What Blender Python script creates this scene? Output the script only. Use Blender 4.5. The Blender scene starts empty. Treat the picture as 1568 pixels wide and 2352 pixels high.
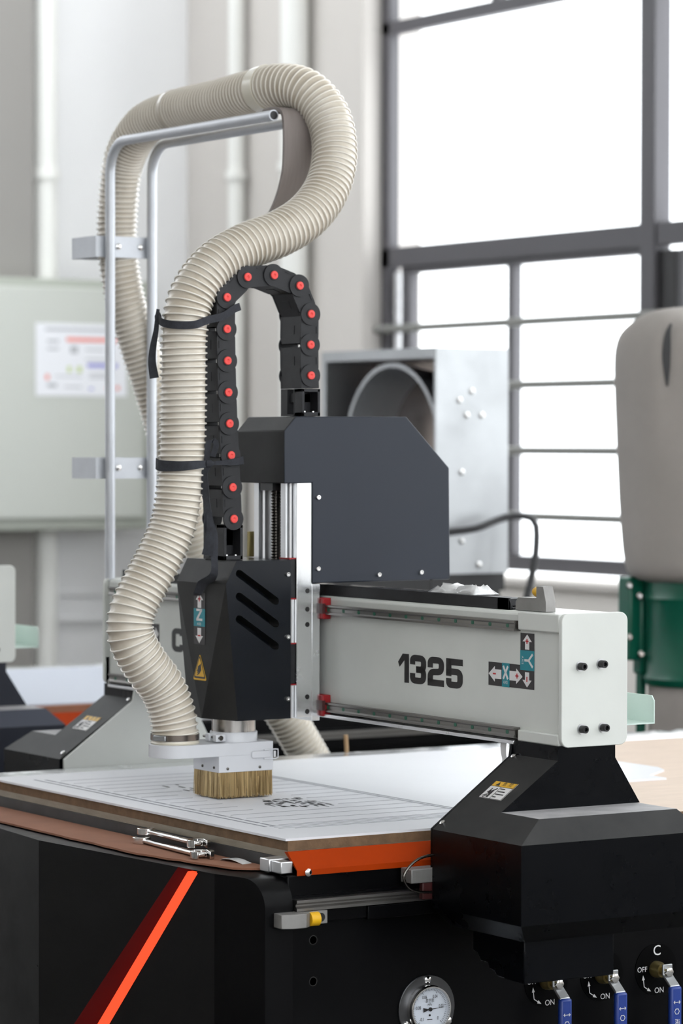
import bpy, bmesh, math, random
from mathutils import Vector, Matrix

random.seed(7)
SC = bpy.context.scene
COL = SC.collection
PI = math.pi

# ------------------------------------------------------------------ camera
# metres; x along the gantry beam, y along the router bed, z up
cam_d = bpy.data.cameras.new('camera')
cam = bpy.data.objects.new('camera', cam_d)
COL.objects.link(cam)
cam_d.sensor_fit = 'VERTICAL'
cam_d.sensor_height = 36.0
cam_d.sensor_width = 24.0
cam_d.lens = 111.309
cam_d.clip_end = 200
right = Vector((0.53033832, 0.84778403, 0.00187195))
down = Vector((0.01933306, -0.00988643, -0.99976422))
fwd = Vector((-0.84756563, 0.53024946, -0.02163341))
m = Matrix.Identity(4)
for r in range(3):
    m[r][0], m[r][1], m[r][2] = right[r], -down[r], -fwd[r]
m.translation = (5.23343765, -3.15234305, 1.62467305)
cam.matrix_world = m
cam_d.dof.use_dof = True
cam_d.dof.focus_distance = 6.35
cam_d.dof.aperture_fstop = 4.0
SC.camera = cam

# ------------------------------------------------------------------ sky, light, exposure
world = bpy.data.worlds.new('overcast')
SC.world = world
world.use_nodes = True
bg = world.node_tree.nodes['Background']
bg.inputs['Color'].default_value = (0.93, 0.97, 1.0, 1)
bg.inputs['Strength'].default_value = 3.4
SC.view_settings.view_transform = 'Standard'
SC.view_settings.look = 'None'
SC.view_settings.gamma = 1.0
SC.view_settings.use_curve_mapping = False
SC.view_settings.exposure = 0.5
SC.cycles.use_denoising = True
SC.cycles.max_bounces = 6
SC.cycles.diffuse_bounces = 3
SC.cycles.glossy_bounces = 3
SC.cycles.use_adaptive_sampling = True
SC.cycles.adaptive_threshold = 0.05
SC.cycles.transparent_max_bounces = 12
SC.cycles.caustics_reflective = False
SC.cycles.caustics_refractive = False
SC.cycles.sample_clamp_indirect = 6.0

# ------------------------------------------------------------------ helpers
def lin(r, g, b):
    f = lambda c: (c/255/12.92) if c/255 <= 0.04045 else ((c/255+0.055)/1.055)**2.4
    return (f(r), f(g), f(b))

def mat(name, col, rough=0.5, metal=0.0, var=0.0, scale=8.0, col2=None, bump=0.0, bscale=80.0,
        spec=0.5, emit=None, estr=0.0, coat=0.0, stretch=None, rvar=0.0, sss=0.0):
    m = bpy.data.materials.new(name)
    m.use_nodes = True
    nt = m.node_tree
    b = nt.nodes['Principled BSDF']
    b.inputs['Base Color'].default_value = (*col, 1)
    b.inputs['Roughness'].default_value = rough
    b.inputs['Metallic'].default_value = metal
    b.inputs['Specular IOR Level'].default_value = spec
    b.inputs['Coat Weight'].default_value = coat
    if sss:
        b.inputs['Subsurface Weight'].default_value = sss
        b.inputs['Subsurface Radius'].default_value = (0.02, 0.014, 0.01)
    if emit:
        b.inputs['Emission Color'].default_value = (*emit, 1)
        b.inputs['Emission Strength'].default_value = estr
    tc = None
    if var or bump or rvar:
        tc = nt.nodes.new('ShaderNodeTexCoord')
        vec = tc.outputs['Object']
        if stretch:
            mp = nt.nodes.new('ShaderNodeMapping')
            mp.inputs['Scale'].default_value = stretch
            nt.links.new(vec, mp.inputs['Vector'])
            vec = mp.outputs['Vector']
    if var or rvar:
        n = nt.nodes.new('ShaderNodeTexNoise')
        n.inputs['Scale'].default_value = scale
        n.inputs['Detail'].default_value = 6
        n.inputs['Roughness'].default_value = 0.62
        nt.links.new(vec, n.inputs['Vector'])
        if var:
            ramp = nt.nodes.new('ShaderNodeValToRGB')
            ramp.color_ramp.elements[0].position = 0.35
            ramp.color_ramp.elements[1].position = 0.7
            c2 = col2 if col2 else tuple(c*(1-var) for c in col)
            ramp.color_ramp.elements[0].color = (*col, 1)
            ramp.color_ramp.elements[1].color = (*[a+(b2-a)*1.0 for a, b2 in zip(col, c2)], 1)
            nt.links.new(n.outputs['Fac'], ramp.inputs['Fac'])
            nt.links.new(ramp.outputs['Color'], b.inputs['Base Color'])
        if rvar:
            mr = nt.nodes.new('ShaderNodeMapRange')
            mr.inputs['From Min'].default_value = 0.3
            mr.inputs['From Max'].default_value = 0.7
            mr.inputs['To Min'].default_value = max(0.02, rough-rvar)
            mr.inputs['To Max'].default_value = min(1, rough+rvar)
            nt.links.new(n.outputs['Fac'], mr.inputs['Value'])
            nt.links.new(mr.outputs['Result'], b.inputs['Roughness'])
    if bump:
        n2 = nt.nodes.new('ShaderNodeTexNoise')
        n2.inputs['Scale'].default_value = bscale
        n2.inputs['Detail'].default_value = 4
        nt.links.new(vec, n2.inputs['Vector'])
        bp = nt.nodes.new('ShaderNodeBump')
        bp.inputs['Strength'].default_value = bump
        bp.inputs['Distance'].default_value = 0.004
        nt.links.new(n2.outputs['Fac'], bp.inputs['Height'])
        nt.links.new(bp.outputs['Normal'], b.inputs['Normal'])
    return m

ORG = {}

def tag(o, label=None, cat=None, group=None, kind=None):
    if label: o['label'] = label
    if cat: o['category'] = cat
    if group: o['group'] = group
    if kind: o['kind'] = kind
    return o

def thing(name, loc, label=None, cat=None, group=None, kind=None):
    o = bpy.data.objects.new(name, None)
    o.empty_display_size = 0.1
    o.location = loc
    COL.objects.link(o)
    ORG[o.name] = Vector(loc)
    return tag(o, label, cat, group, kind)

def nb(): return bmesh.new()

def quadbox(bm, b, t):
    """b, t: four bottom and four top corners, in matching order"""
    v = [bm.verts.new(p) for p in list(b)+list(t)]
    fs = [(0, 3, 2, 1), (4, 5, 6, 7), (0, 1, 5, 4), (1, 2, 6, 5), (2, 3, 7, 6), (3, 0, 4, 7)]
    return [bm.faces.new([v[i] for i in f]) for f in fs]

def box(bm, x0, x1, y0, y1, z0, z1):
    return quadbox(bm, [(x0, y0, z0), (x1, y0, z0), (x1, y1, z0), (x0, y1, z0)],
                   [(x0, y0, z1), (x1, y0, z1), (x1, y1, z1), (x0, y1, z1)])

def frustum(bm, r0, z0, r1, z1):
    f = lambda r, z: [(r[0], r[2], z), (r[1], r[2], z), (r[1], r[3], z), (r[0], r[3], z)]
    return quadbox(bm, f(r0, z0), f(r1, z1))

def prism(bm, pts, axis, a, b):
    def P(p, t):
        return {'x': (t, p[0], p[1]), 'y': (p[0], t, p[1]), 'z': (p[0], p[1], t)}[axis]
    A = [bm.verts.new(P(p, a)) for p in pts]
    B = [bm.verts.new(P(p, b)) for p in pts]
    n = len(pts)
    bm.faces.new(A[::-1]); bm.faces.new(B)
    for i in range(n):
        bm.faces.new((A[i], A[(i+1) % n], B[(i+1) % n], B[i]))

def frame_of(d):
    d = Vector(d).normalized()
    u = d.cross(Vector((0, 0, 1)))
    if u.length < 1e-4: u = Vector((1, 0, 0))
    u.normalize()
    return d, u, d.cross(u).normalized()

def cyl(bm, p0, p1, r0, r1=None, n=24, caps=True):
    r1 = r0 if r1 is None else r1
    p0, p1 = Vector(p0), Vector(p1)
    d, u, w = frame_of(p1-p0)
    A = [bm.verts.new(p0+(u*math.cos(2*PI*i/n)+w*math.sin(2*PI*i/n))*r0) for i in range(n)]
    B = [bm.verts.new(p1+(u*math.cos(2*PI*i/n)+w*math.sin(2*PI*i/n))*r1) for i in range(n)]
    for i in range(n):
        bm.faces.new((A[i], A[(i+1) % n], B[(i+1) % n], B[i]))
    if caps:
        bm.faces.new(A[::-1]); bm.faces.new(B)

def lathe(bm, c, axis, prof, n=32, closed=False):
    """prof: (along axis, radius)"""
    c = Vector(c); d, u, w = frame_of(axis)
    rings = []
    for t, r in prof:
        rings.append([bm.verts.new(c+d*t+(u*math.cos(2*PI*i/n)+w*math.sin(2*PI*i/n))*max(r, 1e-5)) for i in range(n)])
    m_ = len(rings)
    for k in range(m_ if closed else m_-1):
        A, B = rings[k], rings[(k+1) % m_]
        for i in range(n):
            bm.faces.new((A[i], A[(i+1) % n], B[(i+1) % n], B[i]))
    if not closed:
        bm.faces.new(rings[0][::-1]); bm.faces.new(rings[-1])

def spline(pts, step):
    """Catmull-Rom through pts resampled at an even step"""
    P = [Vector(p) for p in pts]
    P = [P[0]*2-P[1]]+P+[P[-1]*2-P[-2]]
    raw = []
    for i in range(1, len(P)-2):
        p0, p1, p2, p3 = P[i-1:i+3]
        t0 = 0; t1 = max(1e-4, (p1-p0).length**0.5); t2 = t1+max(1e-4, (p2-p1).length**0.5); t3 = t2+max(1e-4, (p3-p2).length**0.5)
        for k in range(24):
            t = t1+(t2-t1)*k/24
            A1 = p0*((t1-t)/(t1-t0))+p1*((t-t0)/(t1-t0))
            A2 = p1*((t2-t)/(t2-t1))+p2*((t-t1)/(t2-t1))
            A3 = p2*((t3-t)/(t3-t2))+p3*((t-t2)/(t3-t2))
            B1 = A1*((t2-t)/(t2-t0))+A2*((t-t0)/(t2-t0))
            B2 = A2*((t3-t)/(t3-t1))+A3*((t-t1)/(t3-t1))
            raw.append(B1*((t2-t)/(t2-t1))+B2*((t-t1)/(t2-t1)))
    raw.append(P[-2])
    out = [raw[0]]; acc = 0; last = raw[0]
    for q in raw[1:]:
        while True:
            d = (q-last).length
            if acc+d >= step and d > 1e-9:
                last = last+(q-last)*((step-acc)/d); out.append(last.copy()); acc = 0
            else:
                acc += d; last = q; break
    out.append(raw[-1])
    return out

def frames(path):
    T = []
    for i in range(len(path)):
        a = path[max(0, i-1)]; b = path[min(len(path)-1, i+1)]
        T.append((b-a).normalized())
    d, u, w = frame_of(T[0])
    F = []
    for i, t in enumerate(T):
        u = (u-t*u.dot(t)).normalized()
        F.append((path[i], t, u, t.cross(u)))
    return F

def tube(bm, path, r, n=12, caps=True):
    rings = []
    for i, (p, t, u, w) in enumerate(frames([Vector(q) for q in path])):
        rr = r(i) if callable(r) else r
        rings.append([bm.verts.new(p+(u*math.cos(2*PI*k/n)+w*math.sin(2*PI*k/n))*rr) for k in range(n)])
    for A, B in zip(rings[:-1], rings[1:]):
        for k in range(n):
            bm.faces.new((A[k], A[(k+1) % n], B[(k+1) % n], B[k]))
    if caps:
        bm.faces.new(rings[0][::-1]); bm.faces.new(rings[-1])

def mesh_of(name, bm, mats, angle=35):
    bmesh.ops.recalc_face_normals(bm, faces=bm.faces)
    me = bpy.data.meshes.new(name)
    bm.to_mesh(me); bm.free()
    for m_ in (mats if isinstance(mats, (list, tuple)) else [mats]):
        me.materials.append(m_)
    me.shade_smooth()
    me.set_sharp_from_angle(angle=math.radians(angle))
    return me

def obj(name, bm, mats, parent=None, bevel=0.0, loc=None, angle=35, seg=2, **tags):
    """one mesh object; bm in world coordinates"""
    o_ = Vector(loc) if loc is not None else (ORG[parent.name] if parent else Vector((0, 0, 0)))
    bmesh.ops.translate(bm, verts=bm.verts, vec=-o_)
    me = mesh_of(name, bm, mats, angle)
    o = bpy.data.objects.new(name, me)
    COL.objects.link(o)
    if parent:
        o.parent = parent
        o.location = o_-ORG[parent.name]
    else:
        o.location = o_
    ORG[o.name] = o_.copy()
    if bevel:
        b = o.modifiers.new('bevel', 'BEVEL')
        b.width = bevel; b.segments = seg; b.limit_method = 'ANGLE'; b.angle_limit = math.radians(30)
    return tag(o, **tags)

def inst(name, me, parent, loc, rot=None):
    o = bpy.data.objects.new(name, me)
    COL.objects.link(o)
    o.parent = parent
    o.location = Vector(loc)-ORG[parent.name]
    if rot: o.rotation_euler = rot
    ORG[o.name] = Vector(loc)
    return o

def copy_tree(o, parent=None):
    c = o.copy(); COL.objects.link(c); c.parent = parent
    for ch in list(o.children): copy_tree(ch, c)
    return c

def cut(base_bm, cutters, mats):
    """boolean difference, returns a new bmesh"""
    def tmp(bm):
        bmesh.ops.recalc_face_normals(bm, faces=bm.faces)
        me = bpy.data.meshes.new('tmp'); bm.to_mesh(me); bm.free()
        o = bpy.data.objects.new('tmp', me); COL.objects.link(o); return o
    a = tmp(base_bm); cs = [tmp(c) for c in cutters]
    for c in cs:
        md = a.modifiers.new('b', 'BOOLEAN'); md.operation = 'DIFFERENCE'; md.solver = 'EXACT'; md.object = c
    dg = bpy.context.evaluated_depsgraph_get()
    me = bpy.data.meshes.new_from_object(a.evaluated_get(dg))
    bm = nb(); bm.from_mesh(me)
    for o in [a]+cs:
        d = o.data; bpy.data.objects.remove(o); bpy.data.meshes.remove(d)
    bpy.data.meshes.remove(me)
    return bm

# flat print on a face: F = (origin, right, up, normal)
def flat(bm, pts, F, lift=0.0004, th=0.0004):
    o, u, v, n = [Vector(q) for q in F]
    A = [bm.verts.new(o+u*p[0]+v*p[1]+n*(lift+th)) for p in pts]
    B = [bm.verts.new(o+u*p[0]+v*p[1]+n*lift) for p in pts]
    k = len(pts)
    bm.faces.new(A); bm.faces.new(B[::-1])
    for i in range(k):
        bm.faces.new((A[i], B[i], B[(i+1) % k], A[(i+1) % k]))

def rect(x0, y0, x1, y1): return [(x0, y0), (x1, y0), (x1, y1), (x0, y1)]

def rrect(x0, y0, x1, y1, r, n=6):
    out = []
    for cx, cy, a in ((x1-r, y0+r, -90), (x1-r, y1-r, 0), (x0+r, y1-r, 90), (x0+r, y0+r, 180)):
        for k in range(n+1):
            t = math.radians(a+90*k/n); out.append((cx+r*math.cos(t), cy+r*math.sin(t)))
    return out

def disc(cx, cy, r, n=32): return [(cx+r*math.cos(2*PI*k/n), cy+r*math.sin(2*PI*k/n)) for k in range(n)]

def stroke(bm, path, w, F, rad=0.0, sx=1.0, lift=0.0004, th=0.0004):
    """thick polyline with rounded corners, scaled by sx across"""
    P = [Vector((p[0], p[1], 0)) for p in path]
    Q = [P[0]]
    for i in range(1, len(P)-1):
        a, b, c = P[i-1], P[i], P[i+1]
        if rad <= 0: Q.append(b); continue
        r1 = min(rad, (a-b).length/2, (c-b).length/2)
        s = b+(a-b).normalized()*r1; e = b+(c-b).normalized()*r1
        for k in range(7):
            t = k/6; Q.append(s*(1-t)**2+b*2*t*(1-t)+e*t*t)
    Q.append(P[-1])
    L, R = [], []
    for i, q in enumerate(Q):
        d1 = (Q[i]-Q[i-1]).normalized() if i else (Q[1]-Q[0]).normalized()
        d2 = (Q[i+1]-Q[i]).normalized() if i < len(Q)-1 else d1
        nrm = (Vector((-d1.y, d1.x, 0))+Vector((-d2.y, d2.x, 0)))
        nrm.normalize()
        k = w/2/max(0.35, nrm.dot(Vector((-d1.y, d1.x, 0))))
        L.append(q+nrm*k); R.append(q-nrm*k)
    for i in range(len(Q)-1):
        flat(bm, [(R[i].x*sx, R[i].y), (R[i+1].x*sx, R[i+1].y), (L[i+1].x*sx, L[i+1].y), (L[i].x*sx, L[i].y)], F, lift, th)

def text(bm, s, F, size, lift=0.0004, th=0.0003, sx=1.0, align='CENTER'):
    """lettering as mesh, centred on the frame's origin"""
    cu = bpy.data.curves.new('t', 'FONT'); cu.body = s; cu.size = size; cu.align_x = align; cu.align_y = 'CENTER'
    cu.resolution_u = 3
    o = bpy.data.objects.new('t', cu); COL.objects.link(o)
    dg = bpy.context.evaluated_depsgraph_get()
    me = bpy.data.meshes.new_from_object(o.evaluated_get(dg))
    oo, u, v, n = [Vector(q) for q in F]
    vs = [bm.verts.new(oo+u*(p.co.x*sx)+v*p.co.y+n*(lift+th)) for p in me.vertices]
    for f in me.polygons:
        try: bm.faces.new([vs[i] for i in f.vertices])
        except ValueError: pass
    bpy.data.objects.remove(o); bpy.data.curves.remove(cu); bpy.data.meshes.remove(me)

def FY(x, y, z): return ((x, y, z), (1, 0, 0), (0, 0, 1), (0, -1, 0))     # on a face that looks to -y
def FX(x, y, z): return ((x, y, z), (0, 1, 0), (0, 0, 1), (1, 0, 0))      # on a face that looks to +x

def arrow(bm, F, L, W, sh, ang=0.0, lift=0.0009):
    """arrow centred on F's origin pointing up, turned by ang"""
    pts = [(-sh/2, -L/2), (sh/2, -L/2), (sh/2, L*0.02), (W/2, L*0.02), (0, L/2), (-W/2, L*0.02), (-sh/2, L*0.02)]
    c, s = math.cos(ang), math.sin(ang)
    flat(bm, [(x*c-y*s, x*s+y*c) for x, y in pts], F, lift)

def ribbon(bm, pts, width, wdir, th=0.0012, step=0.006):
    """cloth strip: pts the centre line, wdir(t) the direction across it"""
    path = spline(pts, step)
    n = len(path); A = []
    for i, (p, t, u, w) in enumerate(frames(path)):
        f = i/(n-1)
        wd = Vector(wdir(f)) if callable(wdir) else Vector(wdir)
        wd = (wd-t*wd.dot(t)).normalized()
        nn = t.cross(wd)
        ww = width(f) if callable(width) else width
        A.append([p+wd*ww/2+nn*th/2, p-wd*ww/2+nn*th/2, p-wd*ww/2-nn*th/2, p+wd*ww/2-nn*th/2])
    vs = [[bm.verts.new(q) for q in a] for a in A]
    for a, b in zip(vs[:-1], vs[1:]):
        for k in range(4):
            bm.faces.new((a[k], a[(k+1) % 4], b[(k+1) % 4], b[k]))
    bm.faces.new(vs[0][::-1]); bm.faces.new(vs[-1])

# ------------------------------------------------------------------ materials
M = {}
M['black'] = mat('black_powder_coat', (0.0012, 0.0016, 0.0026), 0.28, bump=0.03, bscale=900, rvar=0.05, scale=6, spec=0.13)
M['black_dust'] = mat('dusty_ledge', (0.42, 0.41, 0.42), 0.6, var=0.4, scale=16, col2=(0.27, 0.265, 0.27))
M['black_film'] = mat('black_paint_under_dust', (0.026, 0.0255, 0.025), 0.55, var=0.5, scale=9, col2=(0.013, 0.013, 0.0135), spec=0.25)
M['hood'] = mat('grey_powder_coat', (0.027, 0.0315, 0.043), 0.34, bump=0.05, bscale=900, rvar=0.05, scale=5, spec=0.26)
M['base'] = mat('black_satin_panel', (0.0014, 0.0014, 0.0018), 0.34, rvar=0.08, scale=5, bump=0.03, bscale=700, spec=0.12)
M['white'] = mat('white_paint', lin(217, 219, 214), 0.38, var=0.06, scale=5, bump=0.02, bscale=400)
M['shoewhite'] = mat('glossy_white_paint', lin(212, 213, 217), 0.3, var=0.03, scale=12)
M['alu'] = mat('aluminium', (0.72, 0.72, 0.73), 0.34, 1.0, rvar=0.1, scale=14, stretch=(1, 1, 0.15))
M['alubright'] = mat('bright_aluminium', (0.86, 0.87, 0.88), 0.22, 1.0, rvar=0.08, scale=10)
M['galv'] = mat('galvanised_steel', (0.42, 0.43, 0.44), 0.44, 1.0, var=0.06, scale=6, rvar=0.06)
M['steel'] = mat('ground_rail_steel', (0.23, 0.22, 0.21), 0.36, 1.0, rvar=0.04, scale=20)
M['chrome'] = mat('chrome', (0.78, 0.77, 0.76), 0.13, 1.0, rvar=0.06, scale=60)
M['spindle'] = mat('brushed_spindle_steel', (0.46, 0.44, 0.42), 0.25, 1.0, rvar=0.1, scale=30, stretch=(1, 1, 0.05))
M['screw'] = mat('dark_oiled_screw', (0.12, 0.11, 0.1), 0.22, 1.0)
M['red'] = mat('red_plastic', lin(150, 16, 24), 0.45)
M['cap'] = mat('coral_red_cap', lin(236, 72, 66), 0.42)
M['chain'] = mat('black_nylon', (0.016, 0.016, 0.018), 0.5, var=0.3, scale=30, col2=(0.025, 0.025, 0.028), spec=0.3)
M['orange'] = mat('orange_paint', lin(166, 54, 1), 0.6, spec=0.1, var=0.1, scale=8)
M['led'] = mat('led_diffuser', (0.25, 0.02, 0.01), 0.5, emit=(1.0, 0.078, 0.022), estr=0.85, spec=0.2)
M['pvc'] = mat('white_pvc_sheet', lin(232, 233, 238), 0.45, var=0.03, scale=4)
M['groove'] = mat('cut_groove', lin(150, 152, 160), 0.6)
M['groovedark'] = mat('cut_through_slot', (0.03, 0.03, 0.035), 0.6)
M['mdf'] = mat('raw_board_edge', lin(122, 96, 70), 0.8, var=0.4, scale=30, bump=0.3, bscale=120)
M['mdftape'] = mat('taped_board_edge', lin(150, 140, 124), 0.35, var=0.3, scale=14, stretch=(1, 1, 6))
M['ply'] = mat('tan_board', lin(224, 204, 187), 0.7, var=0.12, scale=10, stretch=(8, 0.8, 1), bump=0.05, bscale=60)
M['card'] = mat('corrugated_cardboard', lin(150, 102, 78), 0.85, var=0.15, scale=10)
M['cover'] = mat('black_cover_paint', (0.006, 0.0075, 0.011), 0.27, bump=0.03, bscale=900, spec=0.3)
M['maroon'] = mat('grimy_red_plastic', (0.05, 0.008, 0.008), 0.5)
M['rubber'] = mat('grey_rubber', lin(140, 130, 126), 0.6, var=0.12, scale=12, stretch=(1, 10, 1))
M['hose'] = mat('cream_hose_wall', lin(211, 203, 190), 0.26, var=0.3, scale=9, col2=lin(186, 174, 156), coat=0.25)
M['wire'] = mat('cream_hose_spiral', lin(234, 228, 217), 0.25, coat=0.3)
M['cuff'] = mat('cream_cuff', lin(220, 213, 196), 0.25, coat=0.3)
M['cloth'] = mat('dark_grey_cloth', (0.035, 0.037, 0.046), 0.9, var=0.5, scale=60, col2=(0.02, 0.021, 0.026), bump=0.2, bscale=500)
M['bristle'] = mat('tan_bristle', lin(186, 158, 108), 0.55, var=0.5, scale=160, col2=lin(128, 102, 62), stretch=(1, 1, 0.06))
M['teal'] = mat('teal_print', lin(0, 132, 146), 0.4)
M['ink'] = mat('black_print', (0.012, 0.011, 0.012), 0.4)
M['inkbrown'] = mat('dark_print', (0.022, 0.018, 0.02), 0.4)
M['whiteink'] = mat('white_print', lin(228, 226, 226), 0.45)
M['redink'] = mat('red_print', lin(190, 30, 40), 0.45)
M['yellow'] = mat('yellow_print', lin(226, 176, 44), 0.45)
M['bumper'] = mat('yellow_bumper', lin(232, 178, 20), 0.35)
M['castgrey'] = mat('grey_cast_metal', (0.3, 0.29, 0.28), 0.5, 0.5, var=0.2, scale=20)
M['mint'] = mat('pale_mint_paint', lin(208, 226, 218), 0.4, var=0.05, scale=8)
M['green'] = mat('green_paint', lin(10, 92, 72), 0.32, var=0.12, scale=6)
M['plug'] = mat('green_plug', lin(36, 92, 72), 0.5)
M['blue'] = mat('blue_vinyl', lin(28, 58, 138), 0.4)
M['dial'] = mat('white_dial', lin(216, 222, 232), 0.4)
M['bag'] = mat('grey_filter_cloth', lin(164, 158, 153), 0.95, var=0.1, scale=5, bump=0.25, bscale=30)
M['lowbag'] = mat('pale_collection_bag', lin(176, 168, 162), 0.6, var=0.15, scale=6)
M['wall'] = mat('off_white_wall', lin(211, 206, 201), 0.9, var=0.04, scale=2)
M['leftwall'] = mat('white_wall', lin(244, 244, 245), 0.9, var=0.02, scale=2)
M['sill_lift'] = mat('lightened_wall_paint', lin(236, 231, 225), 0.9)  # back wall made paler below the sill, missing light put into its colour
M['ceil'] = mat('ceiling_paint', lin(215, 213, 208), 0.9)
M['floor'] = mat('grey_concrete', lin(92, 90, 87), 0.55, var=0.25, scale=1.2, rvar=0.15)
M['frame'] = mat('charcoal_window_frame', lin(84, 82, 86), 0.5)
M['bar'] = mat('grey_security_bar', lin(128, 128, 124), 0.5)
M['cabinet'] = mat('grey_green_enamel', lin(196, 199, 192), 0.4)
M['cabedge'] = mat('grey_green_enamel_edge', lin(170, 174, 164), 0.45)
M['paper'] = mat('white_paper', lin(240, 241, 246), 0.8)
M['pipe'] = mat('white_pipe', lin(240, 240, 236), 0.4)
M['film'] = mat('clear_film', lin(235, 235, 235), 0.15, coat=0.5)
M['darkcable'] = mat('dark_cable', lin(70, 70, 72), 0.5)
M['pillar'] = mat('mid_grey_steel', lin(150, 147, 143), 0.6)  # one even mid grey for the pillar by the downpipe
M['recess_glow'] = mat('painted_led_glow', (0.13, 0.008, 0.008), 0.3, spec=0.2)  # glow of the light stripe put into the colour of the dark recess
M['tubepaint'] = mat('silver_painted_tube', lin(205, 208, 214), 0.35, 0.3, var=0.1, scale=12)
M['brass'] = mat('brass', (0.30, 0.24, 0.10), 0.4, 0.8)
M['dkband'] = mat('hose_clamp_steel', (0.2, 0.17, 0.15), 0.25, 1.0)

nt = M['bristle'].node_tree
gi = nt.nodes.new('ShaderNodeNewGeometry'); rp = nt.nodes.new('ShaderNodeValToRGB')
rp.color_ramp.elements[0].color = (*lin(112, 88, 52), 1); rp.color_ramp.elements[1].color = (*lin(222, 196, 146), 1)
nt.links.new(gi.outputs['Random Per Island'], rp.inputs['Fac']); nt.links.new(rp.outputs['Color'], nt.nodes['Principled BSDF'].inputs['Base Color'])

gl = bpy.data.materials.new('window_glass'); gl.use_nodes = True
nt = gl.node_tree; nt.nodes.clear()
o_ = nt.nodes.new('ShaderNodeOutputMaterial'); mx = nt.nodes.new('ShaderNodeMixShader')
tr = nt.nodes.new('ShaderNodeBsdfTransparent'); gs = nt.nodes.new('ShaderNodeBsdfGlossy')
gs.inputs['Roughness'].default_value = 0.02; mx.inputs[0].default_value = 0.05
nt.links.new(tr.outputs[0], mx.inputs[1]); nt.links.new(gs.outputs[0], mx.inputs[2]); nt.links.new(mx.outputs[0], o_.inputs[0])
M['glass'] = gl

# ------------------------------------------------------------------ the room
XL, XR, YB, YF, ZC = -8.437, 9.0, 4.5, -8.5, 5.0
def struct(name, bm, m_, **k):
    o = obj(name, bm, m_, **k); o['kind'] = 'structure'; return o

b = nb(); box(b, XL-0.3, XR+0.3, YF-0.3, YB+0.3, -0.2, 0.0); struct('floor', b, M['floor'])
ADDED_SKYLIGHTS = ((-8.38, -6.3), (-5.3, -4.7), (3.0, 4.6))
b = nb(); e0 = XL-0.3
for x0, x1 in ADDED_SKYLIGHTS+((XR+0.3, None),):
    box(b, e0, x0, YF-0.3, YB+0.3, ZC, ZC+0.2)
    if x1 is not None:
        box(b, x0, x1, YF-0.3, -7.5, ZC, ZC+0.2); box(b, x0, x1, 4.1, YB+0.3, ZC, ZC+0.2); e0 = x1
struct('ceiling', b, M['ceil'])

# back wall with a long window opening x -6.803 .. 6.5, z 1.087 .. 4.6
b = nb()
box(b, XL-0.3, -6.803, YB, YB+0.3, 0, ZC)
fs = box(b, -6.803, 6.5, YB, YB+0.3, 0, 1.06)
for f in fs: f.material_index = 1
box(b, -6.803, 6.5, YB, YB+0.3, 4.6, ZC)
box(b, 6.5, XR+0.3, YB, YB+0.3, 0, ZC)
struct('wall_back', b, [M['wall'], M['sill_lift']])
b = nb(); box(b, XL-0.3, XL, YF-0.3, YB, 0, ZC); struct('wall_left', b, M['leftwall'])

def window_wall(name, axis, at_, a0, a1, z0, z1, ext0, ext1, th, n):
    """a wall with one band of windows, seen only as daylight on the machines"""
    bw = nb()
    def bb(bm, u0, u1, za, zb, t0=0.0, t1=1.0):
        if axis == 'x': box(bm, at_+th*t0, at_+th*t1, u0, u1, za, zb)
        else: box(bm, u0, u1, at_+th*t0, at_+th*t1, za, zb)
    bb(bw, ext0, a0, 0, ZC); bb(bw, a1, ext1, 0, ZC); bb(bw, a0, a1, 0, z0); bb(bw, a0, a1, z1, ZC)
    struct(name, bw, M['wall'])
    return bb

bbx = window_wall('wall_right', 'x', XR, -8.0, 4.2, 1.1, 4.85, YF-0.3, YB+0.3, 0.3, 6)
b = nb(); box(b, XL-0.3, XR+0.3, YF-0.3, YF, 0, ZC); struct('wall_front', b, M['wall'])
def side_window(name, bb, a0, a1, z0, z1, n):
    t = thing(name, (0, 0, 0), kind='structure')
    fr = nb()
    for k in range(n+1):
        u = a0+(a1-a0)*k/n
        bb(fr, max(a0, u-0.05), min(a1, u+0.05), z0, z1, 0.3, 0.6)
    for z in (z0, z0+(z1-z0)*0.55, z1-0.08):
        bb(fr, a0, a1, z, z+0.08, 0.32, 0.58)
    obj('window_frame', fr, M['frame'], t)
    for k in range(n):
        g = nb(); u0 = a0+(a1-a0)*k/n; u1 = a0+(a1-a0)*(k+1)/n
        bb(g, u0, u1, z0, z1, 0.44, 0.46); obj('pane', g, M['glass'], t)
side_window('window_2', bbx, -8.0, 4.2, 1.1, 4.85, 7)
# unseen skylight strips, added to the roof to brighten the left wall and sheet
for k, (x0, x1) in enumerate(ADDED_SKYLIGHTS):
    t = thing('window_%d' % (3+k), (0, 0, 0), kind='structure')
    fr = nb()
    for q in range(9):
        y = -7.5+11.6*q/8; box(fr, x0, x1, y-0.03, y+0.03, ZC+0.02, ZC+0.1)
    obj('window_frame', fr, M['frame'], t)
    for q in range(8):
        g = nb(); box(g, x0, x1, -7.5+11.6*q/8, -7.5+11.6*(q+1)/8, ZC+0.05, ZC+0.055); obj('pane', g, M['glass'], t)

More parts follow.
